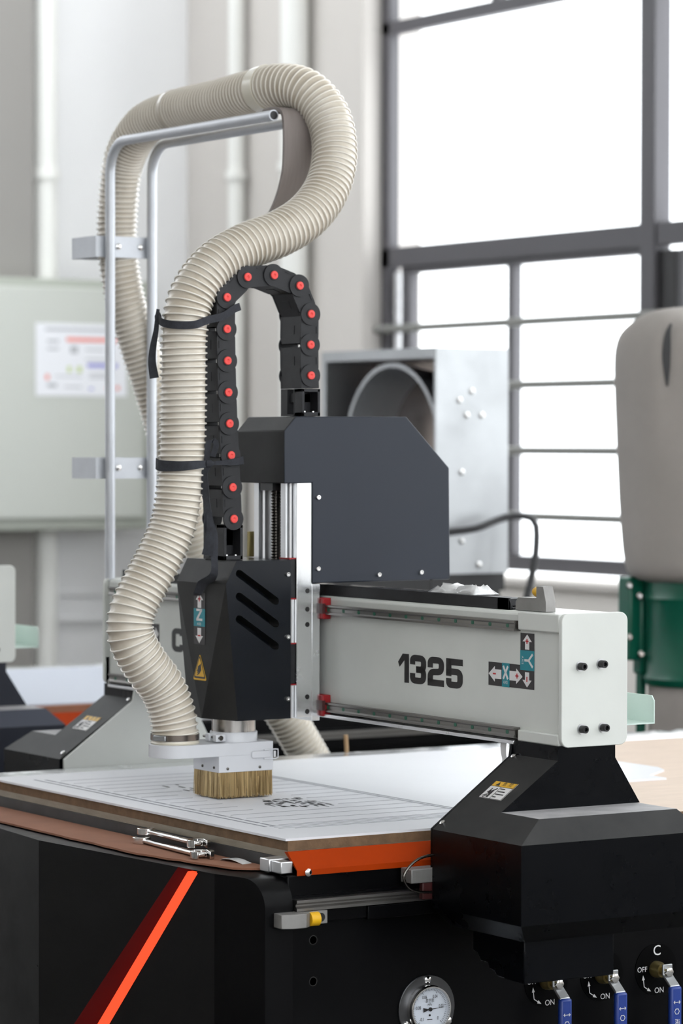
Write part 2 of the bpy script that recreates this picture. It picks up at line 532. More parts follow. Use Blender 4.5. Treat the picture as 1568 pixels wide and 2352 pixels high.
# the factory window in view
w = thing('window_1', (-4.9, 4.598, 1.06), kind='structure')
WY0, WY1 = 4.585, 4.64
def wf(name, x0, x1, z0, z1, y0=WY0, y1=WY1, mm='frame'):
    bm = nb(); box(bm, x0, x1, y0, y1, z0, z1); return obj(name, bm, M[mm], w, bevel=0.004)
bays = [-6.803, -4.83, -2.9, -0.97, 0.96, 2.89, 4.82, 6.5]
wf('frame_rail', -6.803, 6.5, 3.459, 3.518)
wf('frame_rail', -6.803, 6.5, 2.413, 2.505)
wf('frame_rail', -6.803, 6.5, 1.087, 1.153)
wf('frame_rail', -6.803, 6.5, 4.54, 4.6)
wf('frame_stile', -6.803, -6.735, 1.087, 4.6)
for x in bays[1:-1]:
    wf('frame_stile', x-0.053, x+0.047, 1.087, 4.6, WY0-0.01, WY1+0.02)
wf('frame_stile', 6.44, 6.5, 1.087, 4.6)
wf('frame_stile', -5.94, -5.90, 3.51, 4.54)
for k, x0 in enumerate(bays[:-1]):
    x1 = bays[k+1]
    L = x0+(0.068 if k == 0 else 0.047); R_ = x1-0.053
    if k == 0:
        wf('sash_stile', -6.66, -6.587, 1.153, 2.395, 4.60, 4.65)
        wf('sash_stile', -6.72, -6.70, 1.153, 2.395, 4.60, 4.65, 'alu')
        wf('sash_stile', -5.835, -5.79, 1.153, 2.395, 4.60, 4.65)
        wf('sash_rail', -6.66, -4.90, 2.383, 2.413, 4.60, 4.65)
    else:
        mid = (L+R_)/2
        wf('sash_stile', L, L+0.10, 1.153, 2.395, 4.60, 4.65, 'ink' if k == 1 else 'frame')
        wf('sash_stile', L+0.13, L+0.16, 1.153, 2.395, 4.60, 4.65)
        wf('sash_stile', mid-0.02, mid+0.02, 1.153, 2.395, 4.60, 4.65)
    for z0, z1 in ((3.5, 4.56), (2.49, 3.47), (1.14, 2.43)):
        bm = nb(); box(bm, L-0.03, R_+0.03, 4.618, 4.622, z0, z1); obj('pane', bm, M['glass'], w)
for zc in (2.138, 1.873, 1.596, 1.321):
    bm = nb(); cyl(bm, (-6.95 if zc > 2 else -6.75, 4.56, zc), (6.4, 4.56, zc), 0.0185, n=14); obj('security_bar', bm, M['bar'], w)

b = nb(); box(b, -6.9, 6.6, 4.47, 4.5, 1.03, 1.06); struct('trim_1', b, M['wall'], bevel=0.004)
b = nb(); box(b, -7.275, -6.803, 4.485, 4.5, 0, ZC); struct('trim_2', b, M['wall'], bevel=0.01)
b = nb(); box(b, XL, XL+0.03, 2.0, 4.5, 0.885, 0.915); struct('trim_3', b, M['leftwall'], bevel=0.004)
b = nb(); box(b, XL, XL+0.05, 2.0, 4.5, 0.76, 0.79); struct('trim_4', b, M['leftwall'], bevel=0.004)
b = nb(); box(b, XL, XL+0.16, 3.05, 3.585, 0, ZC); struct('trim_5', b, M['pillar'], bevel=0.01)

def pipe(x, y, r, label, mm='pipe', z1=None):
    t = thing('wall_pipe', (x, y, 0), label, 'pipe')
    bm = nb(); cyl(bm, (x, y, 0), (x, y, z1 or ZC), r, n=32); obj('pipe_run', bm, M[mm], t)
    for z in (0.45, 2.9):
        bm = nb(); lathe(bm, (x, y, z), (0, 0, 1), [(-0.02, r+0.004), (-0.02, r+0.012), (0.02, r+0.012), (0.02, r+0.004)], 32); obj('pipe_clip', bm, M[mm], t)
pipe(-7.854, 4.44, 0.038, 'thin white pipe running up the wall beside the room corner')
pipe(-7.271, 4.41, 0.064, 'thick white pipe standing beside the grey wall pillar')
pipe(XL+0.10, 3.665, 0.062, 'white downpipe running behind the grey electrical cabinet')

# electrical cabinet with its notice
cb = thing('electrical_cabinet', (XL, 3.5, 1.2), 'grey-green electrical cabinet on the white wall with a notice stuck on it', 'cabinet')
b = nb(); box(b, XL+0.17, XL+0.36, 2.95, 4.13, 1.215, 2.395); obj('body', b, M['cabedge'], cb, bevel=0.008)
b = nb(); box(b, XL+0.36, XL+0.385, 2.97, 4.05, 1.27, 2.355); obj('door', b, M['cabinet'], cb, bevel=0.006)
nt_ = thing('notice_sheet', (XL+0.386, 3.74, 1.85), 'white printed notice with red and blue lines stuck on the electrical cabinet', 'notice')
b = nb(); box(b, XL+0.386, XL+0.388, 3.475, 3.955, 1.845, 2.185); obj('paper', b, M['paper'], nt_)
F = FX(XL+0.388, 3.475, 1.845)
M['pr_grey'] = mat('grey_ink', lin(186, 188, 192), 0.8); M['pr_red'] = mat('pale_red_ink', lin(240, 150, 140), 0.8)
M['pr_blue'] = mat('pale_blue_ink', lin(150, 150, 215), 0.8); M['pr_green'] = mat('pale_green_ink', lin(205, 220, 160), 0.8)
b = nb()
for (x0, z0, x1, z1) in ((0.05, 0.305, 0.42, 0.318), (0.06, 0.25, 0.12, 0.262), (0.06, 0.215, 0.12, 0.225), (0.18, 0.2, 0.22, 0.235), (0.26, 0.215, 0.36, 0.222),
                         (0.26, 0.17, 0.4, 0.176), (0.28, 0.1, 0.41, 0.106), (0.28, 0.085, 0.41, 0.091), (0.06, 0.04, 0.11, 0.058), (0.1, 0.09, 0.24, 0.095), (0.15, 0.04, 0.24, 0.046)):
    flat(b, rect(x0, z0, x1, z1), F)
obj('grey_print', b, M['pr_grey'], nt_, kind='stuff')
b = nb(); flat(b, rect(0.16, 0.255, 0.43, 0.275), F); flat(b, rect(0.05, 0.075, 0.07, 0.1), F); flat(b, rect(0.42, 0.03, 0.44, 0.05), F); flat(b, rect(0.37, 0.03, 0.385, 0.05), F); obj('red_print', b, M['pr_red'], nt_, kind='stuff')
b = nb(); flat(b, rect(0.27, 0.135, 0.43, 0.155), F); flat(b, rect(0.28, 0.03, 0.3, 0.04), F); obj('blue_print', b, M['pr_blue'], nt_, kind='stuff')
b = nb(); flat(b, rect(0.165, 0.11, 0.185, 0.14), F); flat(b, rect(0.215, 0.11, 0.24, 0.14), F); obj('green_print', b, M['pr_green'], nt_, kind='stuff')

# galvanised fan housing on a dark stand
fh = thing('fan_housing', (-3.87, 2.83, 0), 'galvanised steel fan housing with an open front standing below the window bars', 'fan box')
X0, X1, Y0, Y1, Z0, Z1 = -4.234, -3.511, 2.687, 2.98, 1.19, 1.945
b = nb()
box(b, X0, X0+0.03, Y0, Y1, Z0, Z1); box(b, X1-0.012, X1, Y0, Y1, Z0, Z1)
box(b, X0+0.03, X1-0.012, Y0, Y1-0.01, Z1-0.035, Z1); box(b, X0+0.03, X1-0.012, Y0, Y1-0.01, Z0, Z0+0.03); box(b, X0+0.03, X1-0.012, Y1-0.01, Y1, Z0, Z1)
obj('casing', b, M['galv'], fh)
b = nb(); lathe(b, (-3.83, Y0+0.03, 1.60), (0, 1, 0), [(0, 0.30), (0.0, 0.285), (0.2, 0.25), (0.2, 0.265)], 48, closed=True); obj('inlet_ring', b, M['galv'], fh)
b = nb(); box(b, X0+0.03, X1-0.012, Y0+0.2, Y0+0.21, Z0+0.03, Z1-0.035); obj('back_plate', b, mat('stained_steel', (0.30, 0.25, 0.22), 0.22, 1.0, var=0.3, scale=5), fh)
rv = nb(); lathe(rv, (0, 0, 0), (1, 0, 0), [(0, 0.011), (0.004, 0.010), (0.007, 0.003)], 14); rv = mesh_of('rivet', rv, M['chrome'])
for y, z in ((2.78, 1.77), (2.83, 1.80), (2.81, 1.72), (2.87, 1.72), (2.79, 1.53), (2.79, 1.30), (2.86, 1.22)):
    inst('rivet', rv, fh, (X1, y, z))
b = nb()
for x in (X0+0.05, X1-0.07):
    for y in (Y0+0.02, Y1-0.06): box(b, x, x+0.045, y, y+0.045, 0, Z0)
obj('stand_leg_set', b, M['ink'], fh)
b = nb(); box(b, X0+0.03, X1-0.02, Y0, Y1, Z0-0.06, Z0); obj('stand_rail', b, M['ink'], fh)
b = nb(); tube(b, spline([(-3.50, 2.73, 1.33), (-3.43, 2.80, 1.345), (-3.42, 2.87, 1.37), (-3.40, 2.93, 1.385), (-3.37, 2.985, 1.372), (-3.36, 2.99, 1.29), (-3.37, 2.975, 1.17), (-3.38, 2.95, 1.05), (-3.38, 2.93, 0.6), (-3.38, 2.9, 0.015)], 0.03), 0.0125, 10)
tag(obj('power_cable', b, M['darkcable'], loc=(-3.38, 2.9, 0.0)), 'dark cable arching off the galvanised fan housing to the floor', 'cable')

# dust collector
cx, cy = -2.075, 2.705
dc = thing('dust_collector', (cx, cy, 0), 'dust collector with a slumped grey cloth filter bag over a green drum', 'dust collector')
prof = [(1.21, 0.235), (1.26, 0.257), (1.4, 0.267), (1.6, 0.277), (1.8, 0.29), (1.89, 0.292), (1.95, 0.278), (1.99, 0.24), (2.01, 0.16), (2.015, 0.0)]
b = nb(); n = 64
rings = []
for z, r in prof:
    ring = []
    for k in range(n):
        a = 2*PI*k/n
        rr = r*(1+0.012*math.sin(5*a+z*4)+0.01*math.sin(9*a-z*7))
        dn = math.cos(a-math.radians(-63))
        if z > 1.75 and dn > 0.985: rr *= 0.95
        ring.append(b.verts.new((cx+rr*math.cos(a), cy+rr*math.sin(a), z+(0.015*math.sin(3*a) if z > 1.95 else 0))))
    rings.append(ring)
for A, B in zip(rings[:-1], rings[1:]):
    for k in range(n): b.faces.new((A[k], A[(k+1) % n], B[(k+1) % n], B[k]))
b.faces.new(rings[0][::-1])
o = obj('filter_bag', b, M['bag'], dc, angle=80)
sd = o.modifiers.new('s', 'SUBSURF'); sd.levels = 1; sd.render_levels = 2
b = nb()
a0 = math.radians(-66)
ribbon(b, [(cx+rr_*math.cos(a0), cy+rr_*math.sin(a0), zz_) for rr_, zz_ in ((0.284, 1.79), (0.287, 1.84), (0.289, 1.885), (0.279, 1.945), (0.262, 1.97))], lambda f: 0.006+0.02*math.sin(PI*f), (-math.sin(a0), math.cos(a0), 0))
obj('crease_shade', b, M['darkcable'], dc)  # dark strip painting the shade in the bag's crease
b = nb(); lathe(b, (cx, cy, 0), (0, 0, 1), [(0.92, 0.185), (0.92, 0.20), (0.94, 0.207), (0.955, 0.2), (1.16, 0.2), (1.175, 0.208), (1.19, 0.2), (1.225, 0.2), (1.225, 0.18)], 64); obj('drum', b, M['green'], dc)
b = nb(); lathe(b, (cx, cy, 0), (0, 0, 1), [(0.1, 0.10), (0.13, 0.17), (0.4, 0.19), (0.8, 0.185), (0.92, 0.186)], 64); obj('collection_bag', b, M['lowbag'], dc, angle=60)
b = nb()
e = Vector((-0.53, -0.848, 0))
p = Vector((cx, cy, 0))+e*0.235
box(b, p.x-0.03, p.x+0.03, p.y-0.03, p.y+0.03, 0.99, 1.235)
q = Vector((cx, cy, 0))+e*0.205
box(b, q.x-0.02, q.x+0.02, q.y-0.02, q.y+0.02, 0.95, 1.19)
obj('bracket', b, M['green'], dc, bevel=0.006)
for ang in (0, 120, 240):
    d = Vector((e.x*math.cos(math.radians(ang))-e.y*math.sin(math.radians(ang)), e.x*math.sin(math.radians(ang))+e.y*math.cos(math.radians(ang)), 0))
    b = nb(); q = Vector((cx, cy, 0))+d*0.208; box(b, q.x-0.011, q.x+0.011, q.y-0.011, q.y+0.011, 0, 1.02); obj('leg', b, M['green'], dc, bevel=0.002)
bh = nb(); lathe(bh, (0, 0, 0), (0.848, -0.53, 0), [(0, 0.011), (0.008, 0.011), (0.012, 0.006)], 12); bh = mesh_of('bolt', bh, M['chrome'])
for dz, s in ((1.21, 0.245), (1.18, 0.215), (1.06, 0.245), (1.01, 0.21)):
    q = Vector((cx, cy, 0))+e*s+Vector((0.848, -0.53, 0))*0.036; inst('bolt', bh, dc, (q.x, q.y, dz))

# ------------------------------------------------------------------ router base (bed frame)
bs = thing('router_base', (-0.7, 1.2, 0), 'near black router base with a glowing red front stripe and a vacuum gauge', 'machine base')
b = nb(); box(b, -1.45, 0.05, -0.03, 2.45, 0.0, 0.796); obj('body', b, M['base'], bs, bevel=0.003)

# folded front cover: prow at x=-0.70, right end rounded over
def yfront(x):
    t = abs(x+0.70)
    return -0.185+t*0.0891 if t < 0.64 else -0.128+(t-0.64)*0.28
XE = 0.07
def ztop(x):
    r = 0.055; t = abs(x+0.70)-(XE+0.70-r)
    return 0.794 if t <= 0 else 0.794-r+math.sqrt(max(0, r*r-t*t))
xs = [-1.47+k*0.0055 for k in range(11)]+[-1.34, -0.70]
xs = [-0.70-(XE+0.70), ]+[-0.70-(XE+0.70-0.055*(1-math.cos(PI/2*k/8))) for k in range(1, 9)]+[-1.34]
left_xs = xs
b = nb()
def strip(xlist, zlo=0.0):
    cols = []
    for x in xlist:
        z = max(ztop(x), zlo+0.01)
        cols.append([b.verts.new((x, yfront(x), zlo)), b.verts.new((x, yfront(x), z)), b.verts.new((x, -0.03, z)), b.verts.new((x, -0.03, zlo))])
    for A, B in zip(cols[:-1], cols[1:]):
        for k in range(3): b.faces.new((A[k], A[k+1], B[k+1], B[k]))
    return cols
strip(left_xs+[-0.70])
c2 = strip([-0.06]+[-0.70+(XE+0.70-0.055*(1-math.sin(PI/2*k/8))) for k in range(0, 9)])
b.faces.new(c2[-1])
# front face right of the prow, split around the light groove (coordinates x,z on the sloping face)
def pf(x, z, d=0.0):
    n_ = Vector((0.0891, -1, 0)).normalized()
    return Vector((x, yfront(x), z))-n_*d
def face(pts): b.faces.new([b.verts.new(pf(*p)) for p in pts])
gl_t, gl_b = (-0.170, 0.794), (-0.71+0.02, 0.30)      # left rim of the groove
# groove left rim runs from (-.17,.80) to (-.563,.43); extended to the floor line
def xl(z): return -0.178+(z-0.80)*(0.385/0.371)
def xm(z): return -0.140+(z-0.80)*(0.335/0.359)       # left edge of the light strip
def xr(z): return xm(z)+0.0335+(0.794-z)*0.012
zb = 0.30
face([(-0.70, 0.0), (-0.70, 0.794), (xl(0.794), 0.794), (xl(zb), zb), (xl(zb), 0.0)])
face([(xr(0.789), 0.794), (-0.06, 0.794), (-0.06, 0.0), (xr(zb), 0.0), (xr(zb), zb)])
face([(xl(zb), 0.0), (xl(zb), zb), (xr(zb), zb), (xr(zb), 0.0)])
b.faces.new([b.verts.new(p_) for p_ in (pf(xm(0.794), 0.794, 0.022), pf(xm(zb), zb, 0.03), pf(xm(zb), zb, 0.012), pf(xm(0.794), 0.794, 0.012))])
b.faces.new([b.verts.new(p_) for p_ in (Vector((-0.70, yfront(-0.70), 0.794)), Vector((-0.06, yfront(-0.06), 0.794)), Vector((-0.06, -0.03, 0.794)), Vector((-0.70, -0.03, 0.794)))])
fc = obj('front_cover', b, M['base'], bs)
b = nb()
b.faces.new([b.verts.new(p_) for p_ in (pf(xl(0.794), 0.794), pf(xl(zb), zb), pf(xm(zb)-0.002, zb, 0.03), pf(xm(0.794)-0.002, 0.794, 0.022))])
o = obj('stripe_recess', b, M['recess_glow'], bs)
b = nb()
quadbox(b, [pf(xm(zb), zb, 0.012), pf(xr(zb), zb, 0.012), pf(xr(zb), zb, -0.0005), pf(xm(zb), zb, -0.0005)],
        [pf(xm(0.789), 0.789, 0.012), pf(xr(0.789), 0.789, 0.012), pf(xr(0.789), 0.789, -0.0005), pf(xm(0.789), 0.789, -0.0005)])
obj('light_stripe', b, M['led'], bs, label='glowing orange-red light stripe')

# bed edge parts
b = nb(); box(b, -1.40, -0.032, -0.004, 2.44, 0.796, 0.822); obj('bed_frame', b, mat('dark_bed_edge', (0.04, 0.04, 0.042), 0.5, var=0.5, scale=14), bs)
b = nb(); box(b, -0.03, 0.006, -0.045, 2.44, 0.7985, 0.824); box(b, 0.006, 0.042, -0.04, -0.013, 0.7985, 0.822); box(b, 0.006, 0.04, 1.252, 2.44, 0.7985, 0.822); obj('side_profile', b, M['alu'], bs, bevel=0.002)
b = nb(); prism(b, [(0.008, 0.8365), (0.02, 0.8375), (0.056, 0.806), (0.056, 0.795), (0.0545, 0.795), (0.0545, 0.805)], 'y', -0.012, 1.25)
ot = obj('orange_trim', b, M['orange'], bs)
sc = nb(); lathe(sc, (0, 0, 0), (1, 0, 0), [(0, 0.0075), (0.003, 0.0075), (0.005, 0.004)], 16); sc = mesh_of('screw', sc, M['chrome'])
for y in (0.012, 0.6, 1.2): inst('screw', sc, ot, (0.056, y, 0.8005))
b = nb(); box(b, -1.415, -1.325, -0.01, 2.44, 0.822, 0.858); obj('edge_strip', b, M['alubright'], bs, bevel=0.002)
# linear rail on the side
b = nb(); box(b, 0.05, 0.062, -0.035, 2.4, 0.728, 0.757); obj('rail_seat', b, M['base'], bs)
b = nb(); prism(b, [(0.062, 0.731), (0.082, 0.731), (0.082, 0.736), (0.077, 0.740), (0.077, 0.743), (0.082, 0.747), (0.082, 0.752), (0.062, 0.752)], 'y', -0.028, 2.38); obj('guide_rail', b, M['steel'], bs)
b = nb(); box(b, 0.05, 0.07, 0.0, 0.137, 0.706, 0.73); obj('rack', b, M['base'], bs, bevel=0.001)
b = nb(); box(b, 0.05, 0.075, 0.137, 2.38, 0.702, 0.729); obj('rack_cover', b, M['base'], bs, bevel=0.002)
# end stop
b = nb(); prism(b, [(0.05, -0.072), (0.098, -0.072), (0.108, -0.052), (0.108, -0.022), (0.095, -0.006), (0.05, -0.006)], 'z', 0.703, 0.73); es = obj('end_stop', b, M['castgrey'], bs, bevel=0.001)
b = nb(); cyl(b, (0.093, -0.008, 0.7165), (0.093, 0.012, 0.7165), 0.0135, n=24); obj('bumper', b, M['bumper'], es)
b = nb(); box(b, 0.05, 0.083, -0.006, 0.04, 0.704, 0.7295); obj('stop_foot', b, M['castgrey'], es, bevel=0.001)
b = nb(); flat(b, rrect(-0.014, -0.0085, 0.014, 0.0085, 0.0084), FX(0.083, 0.020, 0.7165)); obj('slot', b, M['ink'], es)
for z in (0.668, 0.588):
    b = nb(); lathe(b, (0.0502, 0.028, z), (1, 0, 0), [(0, 0.0095), (0.0004, 0.0095), (0.0006, 0.008), (-0.0, 0.0075)], 24); obj('panel_hole', b, M['black_film'], bs)

# vacuum gauge
gc = (0.05, 0.289, 0.512)
b = nb(); lathe(b, gc, (1, 0, 0), [(0, 0.066), (0.003, 0.066), (0.004, 0.065), (0.004, 0.046)], 64); ga = obj('vacuum_gauge', b, mat('dark_gauge_flange', (0.10, 0.10, 0.105), 0.35, 0.9), bs, label='round vacuum gauge with a white dial')
b = nb(); lathe(b, gc, (1, 0, 0), [(0.003, 0.048), (0.018, 0.0475), (0.021, 0.0455), (0.021, 0.043), (0.012, 0.0425), (0.012, 0.044)], 64, closed=True); obj('bezel', b, M['chrome'], ga)
b = nb(); lathe(b, gc, (1, 0, 0), [(0.003, 0.044), (0.013, 0.044)], 64); obj('dial', b, M['dial'], ga)
G = FX(gc[0]+0.0132, gc[1], gc[2])
b = nb()
# scale runs from -0.1 (lower left) over the top to 0 (lower right)
def gpos(f, r): a = math.radians(225-270*f); return r*math.cos(a), r*math.sin(a)
for k in range(51):
    f = k/50; L = 0.034 if k % 10 == 0 else (0.0355 if k % 5 == 0 else 0.037)
    p0, p1 = gpos(f, L), gpos(f, 0.040); d = Vector((p1[0]-p0[0], p1[1]-p0[1])); nrm = Vector((-d.y, d.x)).normalized()*0.00032
    flat(b, [(p0[0]-nrm.x, p0[1]-nrm.y), (p1[0]-nrm.x, p1[1]-nrm.y), (p1[0]+nrm.x, p1[1]+nrm.y), (p0[0]+nrm.x, p0[1]+nrm.y)], G)
for s, f in (('-0.1', 0), ('0.08', 0.2), ('0.06', 0.4), ('0.04', 0.6), ('0.02', 0.8), ('0', 1.0)):
    x, y = gpos(f, 0.027)
    text(b, s, FX(G[0][0], gc[1]+x, gc[2]+y), 0.0095, sx=0.72)
text(b, '真空表', FX(G[0][0], gc[1], gc[2]+0.0165), 0.0085, sx=0.8)
text(b, 'MPa', FX(G[0][0], gc[1], gc[2]+0.009), 0.0065, sx=0.9)
flat(b, disc(0, -0.012, 0.0022, 16), G); flat(b, rect(-0.006, -0.021, 0.006, -0.0195), G)
obj('scale_print', b, M['ink'], ga)
b = nb()
a = math.radians(3); c_, s_ = math.cos(a), math.sin(a)
rot = lambda p: (p[0]*c_-p[1]*s_, p[0]*s_+p[1]*c_)
flat(b, [rot(p) for p in ((-0.016, -0.0045), (-0.004, -0.001), (0.034, -0.0002), (0.034, 0.0002), (-0.004, 0.001), (-0.016, 0.0045))], G, 0.002)
flat(b, disc(0, 0, 0.004), G, 0.002, 0.002)
obj('needle', b, M['ink'], ga)
for a in (90, 210, 330):
    inst('screw', sc, ga, (gc[0]+0.004, gc[1]+0.057*math.cos(math.radians(a)), gc[2]+0.057*math.sin(math.radians(a))))

# three ball valves
for y, letter in ((0.580, None), (0.719, None), (0.858, 'C')):
    c0 = (0.05, y, 0.540)
    b = nb(); lathe(b, c0, (1, 0, 0), [(0, 0.0535), (0.0012, 0.0535), (0.0012, 0.018), (0, 0.018)], 48, closed=True)
    vp = obj('valve_plate', b, mat('black_valve_plate', (0.0012, 0.0012, 0.0014), 0.3, spec=0.08), bs)
    b = nb(); Fv = FX(0.0512, y, 0.540)
    if letter: text(b, letter, FX(0.0512, y+0.002, 0.578), 0.030)
    text(b, 'OFF', FX(0.0512, y-0.036, 0.5415), 0.0155, sx=0.95)
    text(b, 'ON', FX(0.0512, y+0.008, 0.5415-0.046), 0.0165, sx=0.95)
    stroke(b, [(-0.033, -0.018), (-0.031, -0.034), (-0.020, -0.041)], 0.0016, Fv)
    for (px, py, an) in ((-0.0335, -0.014, 0.1), (-0.0165, -0.043, -2.1)):
        cc, ss = math.cos(an), math.sin(an)
        flat(b, [(px+x*cc-z*ss, py+x*ss+z*cc) for x, z in ((-0.0035, -0.006), (0.0035, -0.006), (0, 0.004))], Fv)
    obj('valve_lettering', b, M['whiteink'], vp, kind='stuff')
    b = nb(); lathe(b, c0, (1, 0, 0), [(-0.004, 0.017), (0.012, 0.017), (0.018, 0.014), (0.024, 0.014), (0.024, 0.009), (0.046, 0.009)], 24); obj('valve_stem', b, M['brass'], vp)
    b = nb(); lathe(b, (0.088, y, 0.54), (1, 0, 0), [(0.002, 0.010), (0.010, 0.010), (0.011, 0.007)], 6); obj('stem_nut', b, M['chrome'], vp)
    b = nb()
    prism(b, [(0.086, 0.556), (0.091, 0.556), (0.091, 0.535), (0.108, 0.521), (0.116, 0.515), (0.116, 0.503), (0.111, 0.503), (0.111, 0.513), (0.103, 0.519), (0.086, 0.532)], 'y', y-0.0125, y+0.0125)
    lv = obj('lever_neck', b, M['galv'], vp, bevel=0.002)
    b = nb(); box(b, 0.107, 0.121, y-0.0145, y+0.0145, 0.34, 0.514); lg = obj('lever_grip', b, M['blue'], vp, bevel=0.005)
    b = nb()
    text(b, '阀门系列', ((0.1212, y, 0.422), (0, 0, -1), (0, 1, 0), (1, 0, 0)), 0.013)
    stroke(b, [(-0.008, 0.482), (0.008, 0.482)], 0.0012, FX(0.1212, y, 0))
    stroke(b, [(-0.005, 0.485), (-0.008, 0.482), (-0.005, 0.479)], 0.0012, FX(0.1212, y, 0))
    stroke(b, [(0.005, 0.485), (0.008, 0.482), (0.005, 0.479)], 0.0012, FX(0.1212, y, 0))
    stroke(b, [(0.006*math.cos(k*PI/3), 0.463+0.006*math.sin(k*PI/3)) for k in range(7)], 0.0012, FX(0.1212, y, 0))
    obj('grip_print', b, M['whiteink'], vp)

# ------------------------------------------------------------------ gantry
ga_ = thing('gantry', (-0.7, 0.55, 0.72), 'white router gantry beam marked 1325 on black flared uprights', 'gantry')
BX0, BX1, BY0, BY1, BZ0, BZ1 = -1.65, 0.24, 0.48, 0.626, 1.036, 1.292
b = nb(); box(b, BX0, BX1, BY0, BY1, BZ0, BZ1); beam = obj('beam', b, M['white'], ga_, bevel=0.008, seg=3)
b = nb(); prism(b, rrect(0.470, 1.033, 0.630, 1.2945, 0.017), 'x', 0.24, 0.251); ep = obj('end_plate', b, M['white'], ga_, bevel=0.0015)
b = nb(); prism(b, rrect(0.470, 1.033, 0.630, 1.2945, 0.017), 'x', -1.661, -1.65); obj('end_plate', b, M['white'], ga_, bevel=0.0015)
for z0, z1 in ((1.256, 1.2925), (1.035, 1.058)):
    b = nb(); box(b, 0.102, 0.2405, 0.470, 0.482, z0, z1); obj('end_cover', b, M['white'], ga_, bevel=0.003)
wm = nb(); lathe(wm, (0, 0, 0), (1, 0, 0), [(0, 0.0105), (0.0015, 0.0105), (0.0015, 0.006)], 24); wm = mesh_of('washer', wm, M['alu'])
bm_ = nb(); lathe(bm_, (0, 0, 0), (1, 0, 0), [(0.0015, 0.0075), (0.0145, 0.0075), (0.0155, 0.0068), (0.0155, 0.0042), (0.008, 0.004)], 24); bm_ = mesh_of('bolt', bm_, M['ink'])
for y, z in ((0.514, 1.191), (0.564, 1.194), (0.518, 1.068), (0.569, 1.069)):
    inst('washer', wm, ep, (0.251, y, z)); inst('bolt', bm_, ep, (0.251, y, z))
pl = nb(); lathe(pl, (0, 0, 0), (0, -1, 0), [(0, 0.0048), (0.0006, 0.0048)], 16); pl = mesh_of('hole_plug', pl, M['plug'])
for z0, z1 in ((1.253, 1.2735), (1.041, 1.0615)):
    zm = (z0+z1)/2
    b = nb(); prism(b, [(0.48, z0), (0.464, z0), (0.464, z0+0.004), (0.467, z0+0.007), (0.467, z1-0.007), (0.464, z1-0.004), (0.464, z1), (0.48, z1)], 'x', -1.62, 0.098)
    rl = obj('linear_rail', b, M['steel'], ga_)
    k = 0; x = 0.072
    while x > -1.6:
        if not (-0.86 < x < -0.64): inst('hole_plug', pl, rl, (x, 0.467, zm))
        x -= 0.0615
b = nb(); box(b, -1.62, 0.1, 0.462, 0.60, 1.029, 1.036); obj('beam_base_strip', b, M['alu'], ga_, bevel=0.001)
# tray on top
b = nb(); box(b, -1.6, 0.040, 0.492, 0.497, 1.292, 1.316); box(b, -1.6, 0.040, 0.497, 0.60, 1.292, 1.296); prism(b, [(0.492, 1.292), (0.505, 1.292), (0.492, 1.316)], 'x', 0.0, 0.04); obj('cable_tray', b, M['chain'], ga_, bevel=0.001)
lk = nb(); box(lk, -0.012, 0.012, -0.03, 0.03, 0, 0.014); lk = mesh_of('tray_chain_link', lk, M['chain'])
x = -0.58
while x < 0.0:
    o = inst('tray_chain_link', lk, ga_, (x, 0.555, 1.297), (0, random.uniform(-0.06, 0.06), 0)); x += 0.027
# travel stop
b = nb(); prism(b, [(0.056, 1.2925), (0.160, 1.2925), (0.160, 1.312), (0.150, 1.343), (0.127, 1.343), (0.127, 1.319), (0.066, 1.319), (0.056, 1.310)], 'y', 0.497, 0.521); ts = obj('travel_stop', b, M['castgrey'], ga_, bevel=0.001)
b = nb(); lathe(b, (0.127, 0.509, 1.331), (-1, 0, 0), [(0, 0.0105), (0.013, 0.0105), (0.02, 0.008), (0.0225, 0.003)], 20); obj('bumper', b, M['bumper'], ts)
# mint cable channel behind the beam
b = nb(); box(b, -1.6, 0.245, 0.626, 0.702, 1.070, 1.0725); prism(b, [(-1.6, 1.070), (0.245, 1.070), (0.245, 1.116), (0.237, 1.126), (-1.6, 1.126)], 'y', 0.700, 0.7025); obj('cable_channel', b, M['mint'], ga_)

# model number
def digits(bm, F):
    H, s = 0.0605, 0.0135; sx = 1.42; hs = s/2
    def D(x0, paths, wd):
        o, u, v, n = [Vector(q) for q in F]
        F2 = (o+u*x0, u, v, n)
        for p in paths: stroke(bm, p, s, F2, rad=0.010, sx=sx)
    W = 0.0605/sx; l, r_, b0, t0, md = hs, W-hs, hs, H-hs, H*0.5
    flat(bm, [(0.0245, 0), (0.0415, 0), (0.0415, H), (0.018, H), (0.0, H*0.70), (0.006, H*0.53), (0.0245, H*0.78)], F)
    D(0.046, [[(l, H*0.66), (l, t0), (r_, t0), (r_, md), (W*0.38, md)], [(W*0.38, md), (r_, md), (r_, b0), (l, b0), (l, H*0.36)]], W)
    D(0.1125, [[(l, H*0.62), (l, t0), (r_, t0), (r_, md), (l, md-0.002), (l, b0+0.001)], [(0, b0), (W, b0)]], W)
    D(0.181, [[(W, t0), (l*0.9, t0)], [(l, H), (l, md-0.006)], [(0, H*0.56), (r_, H*0.56), (r_, b0), (l, b0), (l, H*0.33)]], W)
b = nb(); digits(b, FY(-0.346, 0.48, 1.1235)); obj('model_number', b, M['ink'], ga_, label='bold black number 1325')
b = nb(); hs = 0.0135/2; W = 0.057/1.42; H = 0.056
stroke(b, [(W-hs, H*0.68), (W-hs, H-hs), (hs, H-hs), (hs, hs), (W-hs, hs), (W-hs, H*0.32)], 0.0135, FY(-1.328, 0.48, 1.132), rad=0.010, sx=1.42)
obj('letter_print', b, M['ink'], ga_, label='black letter C')
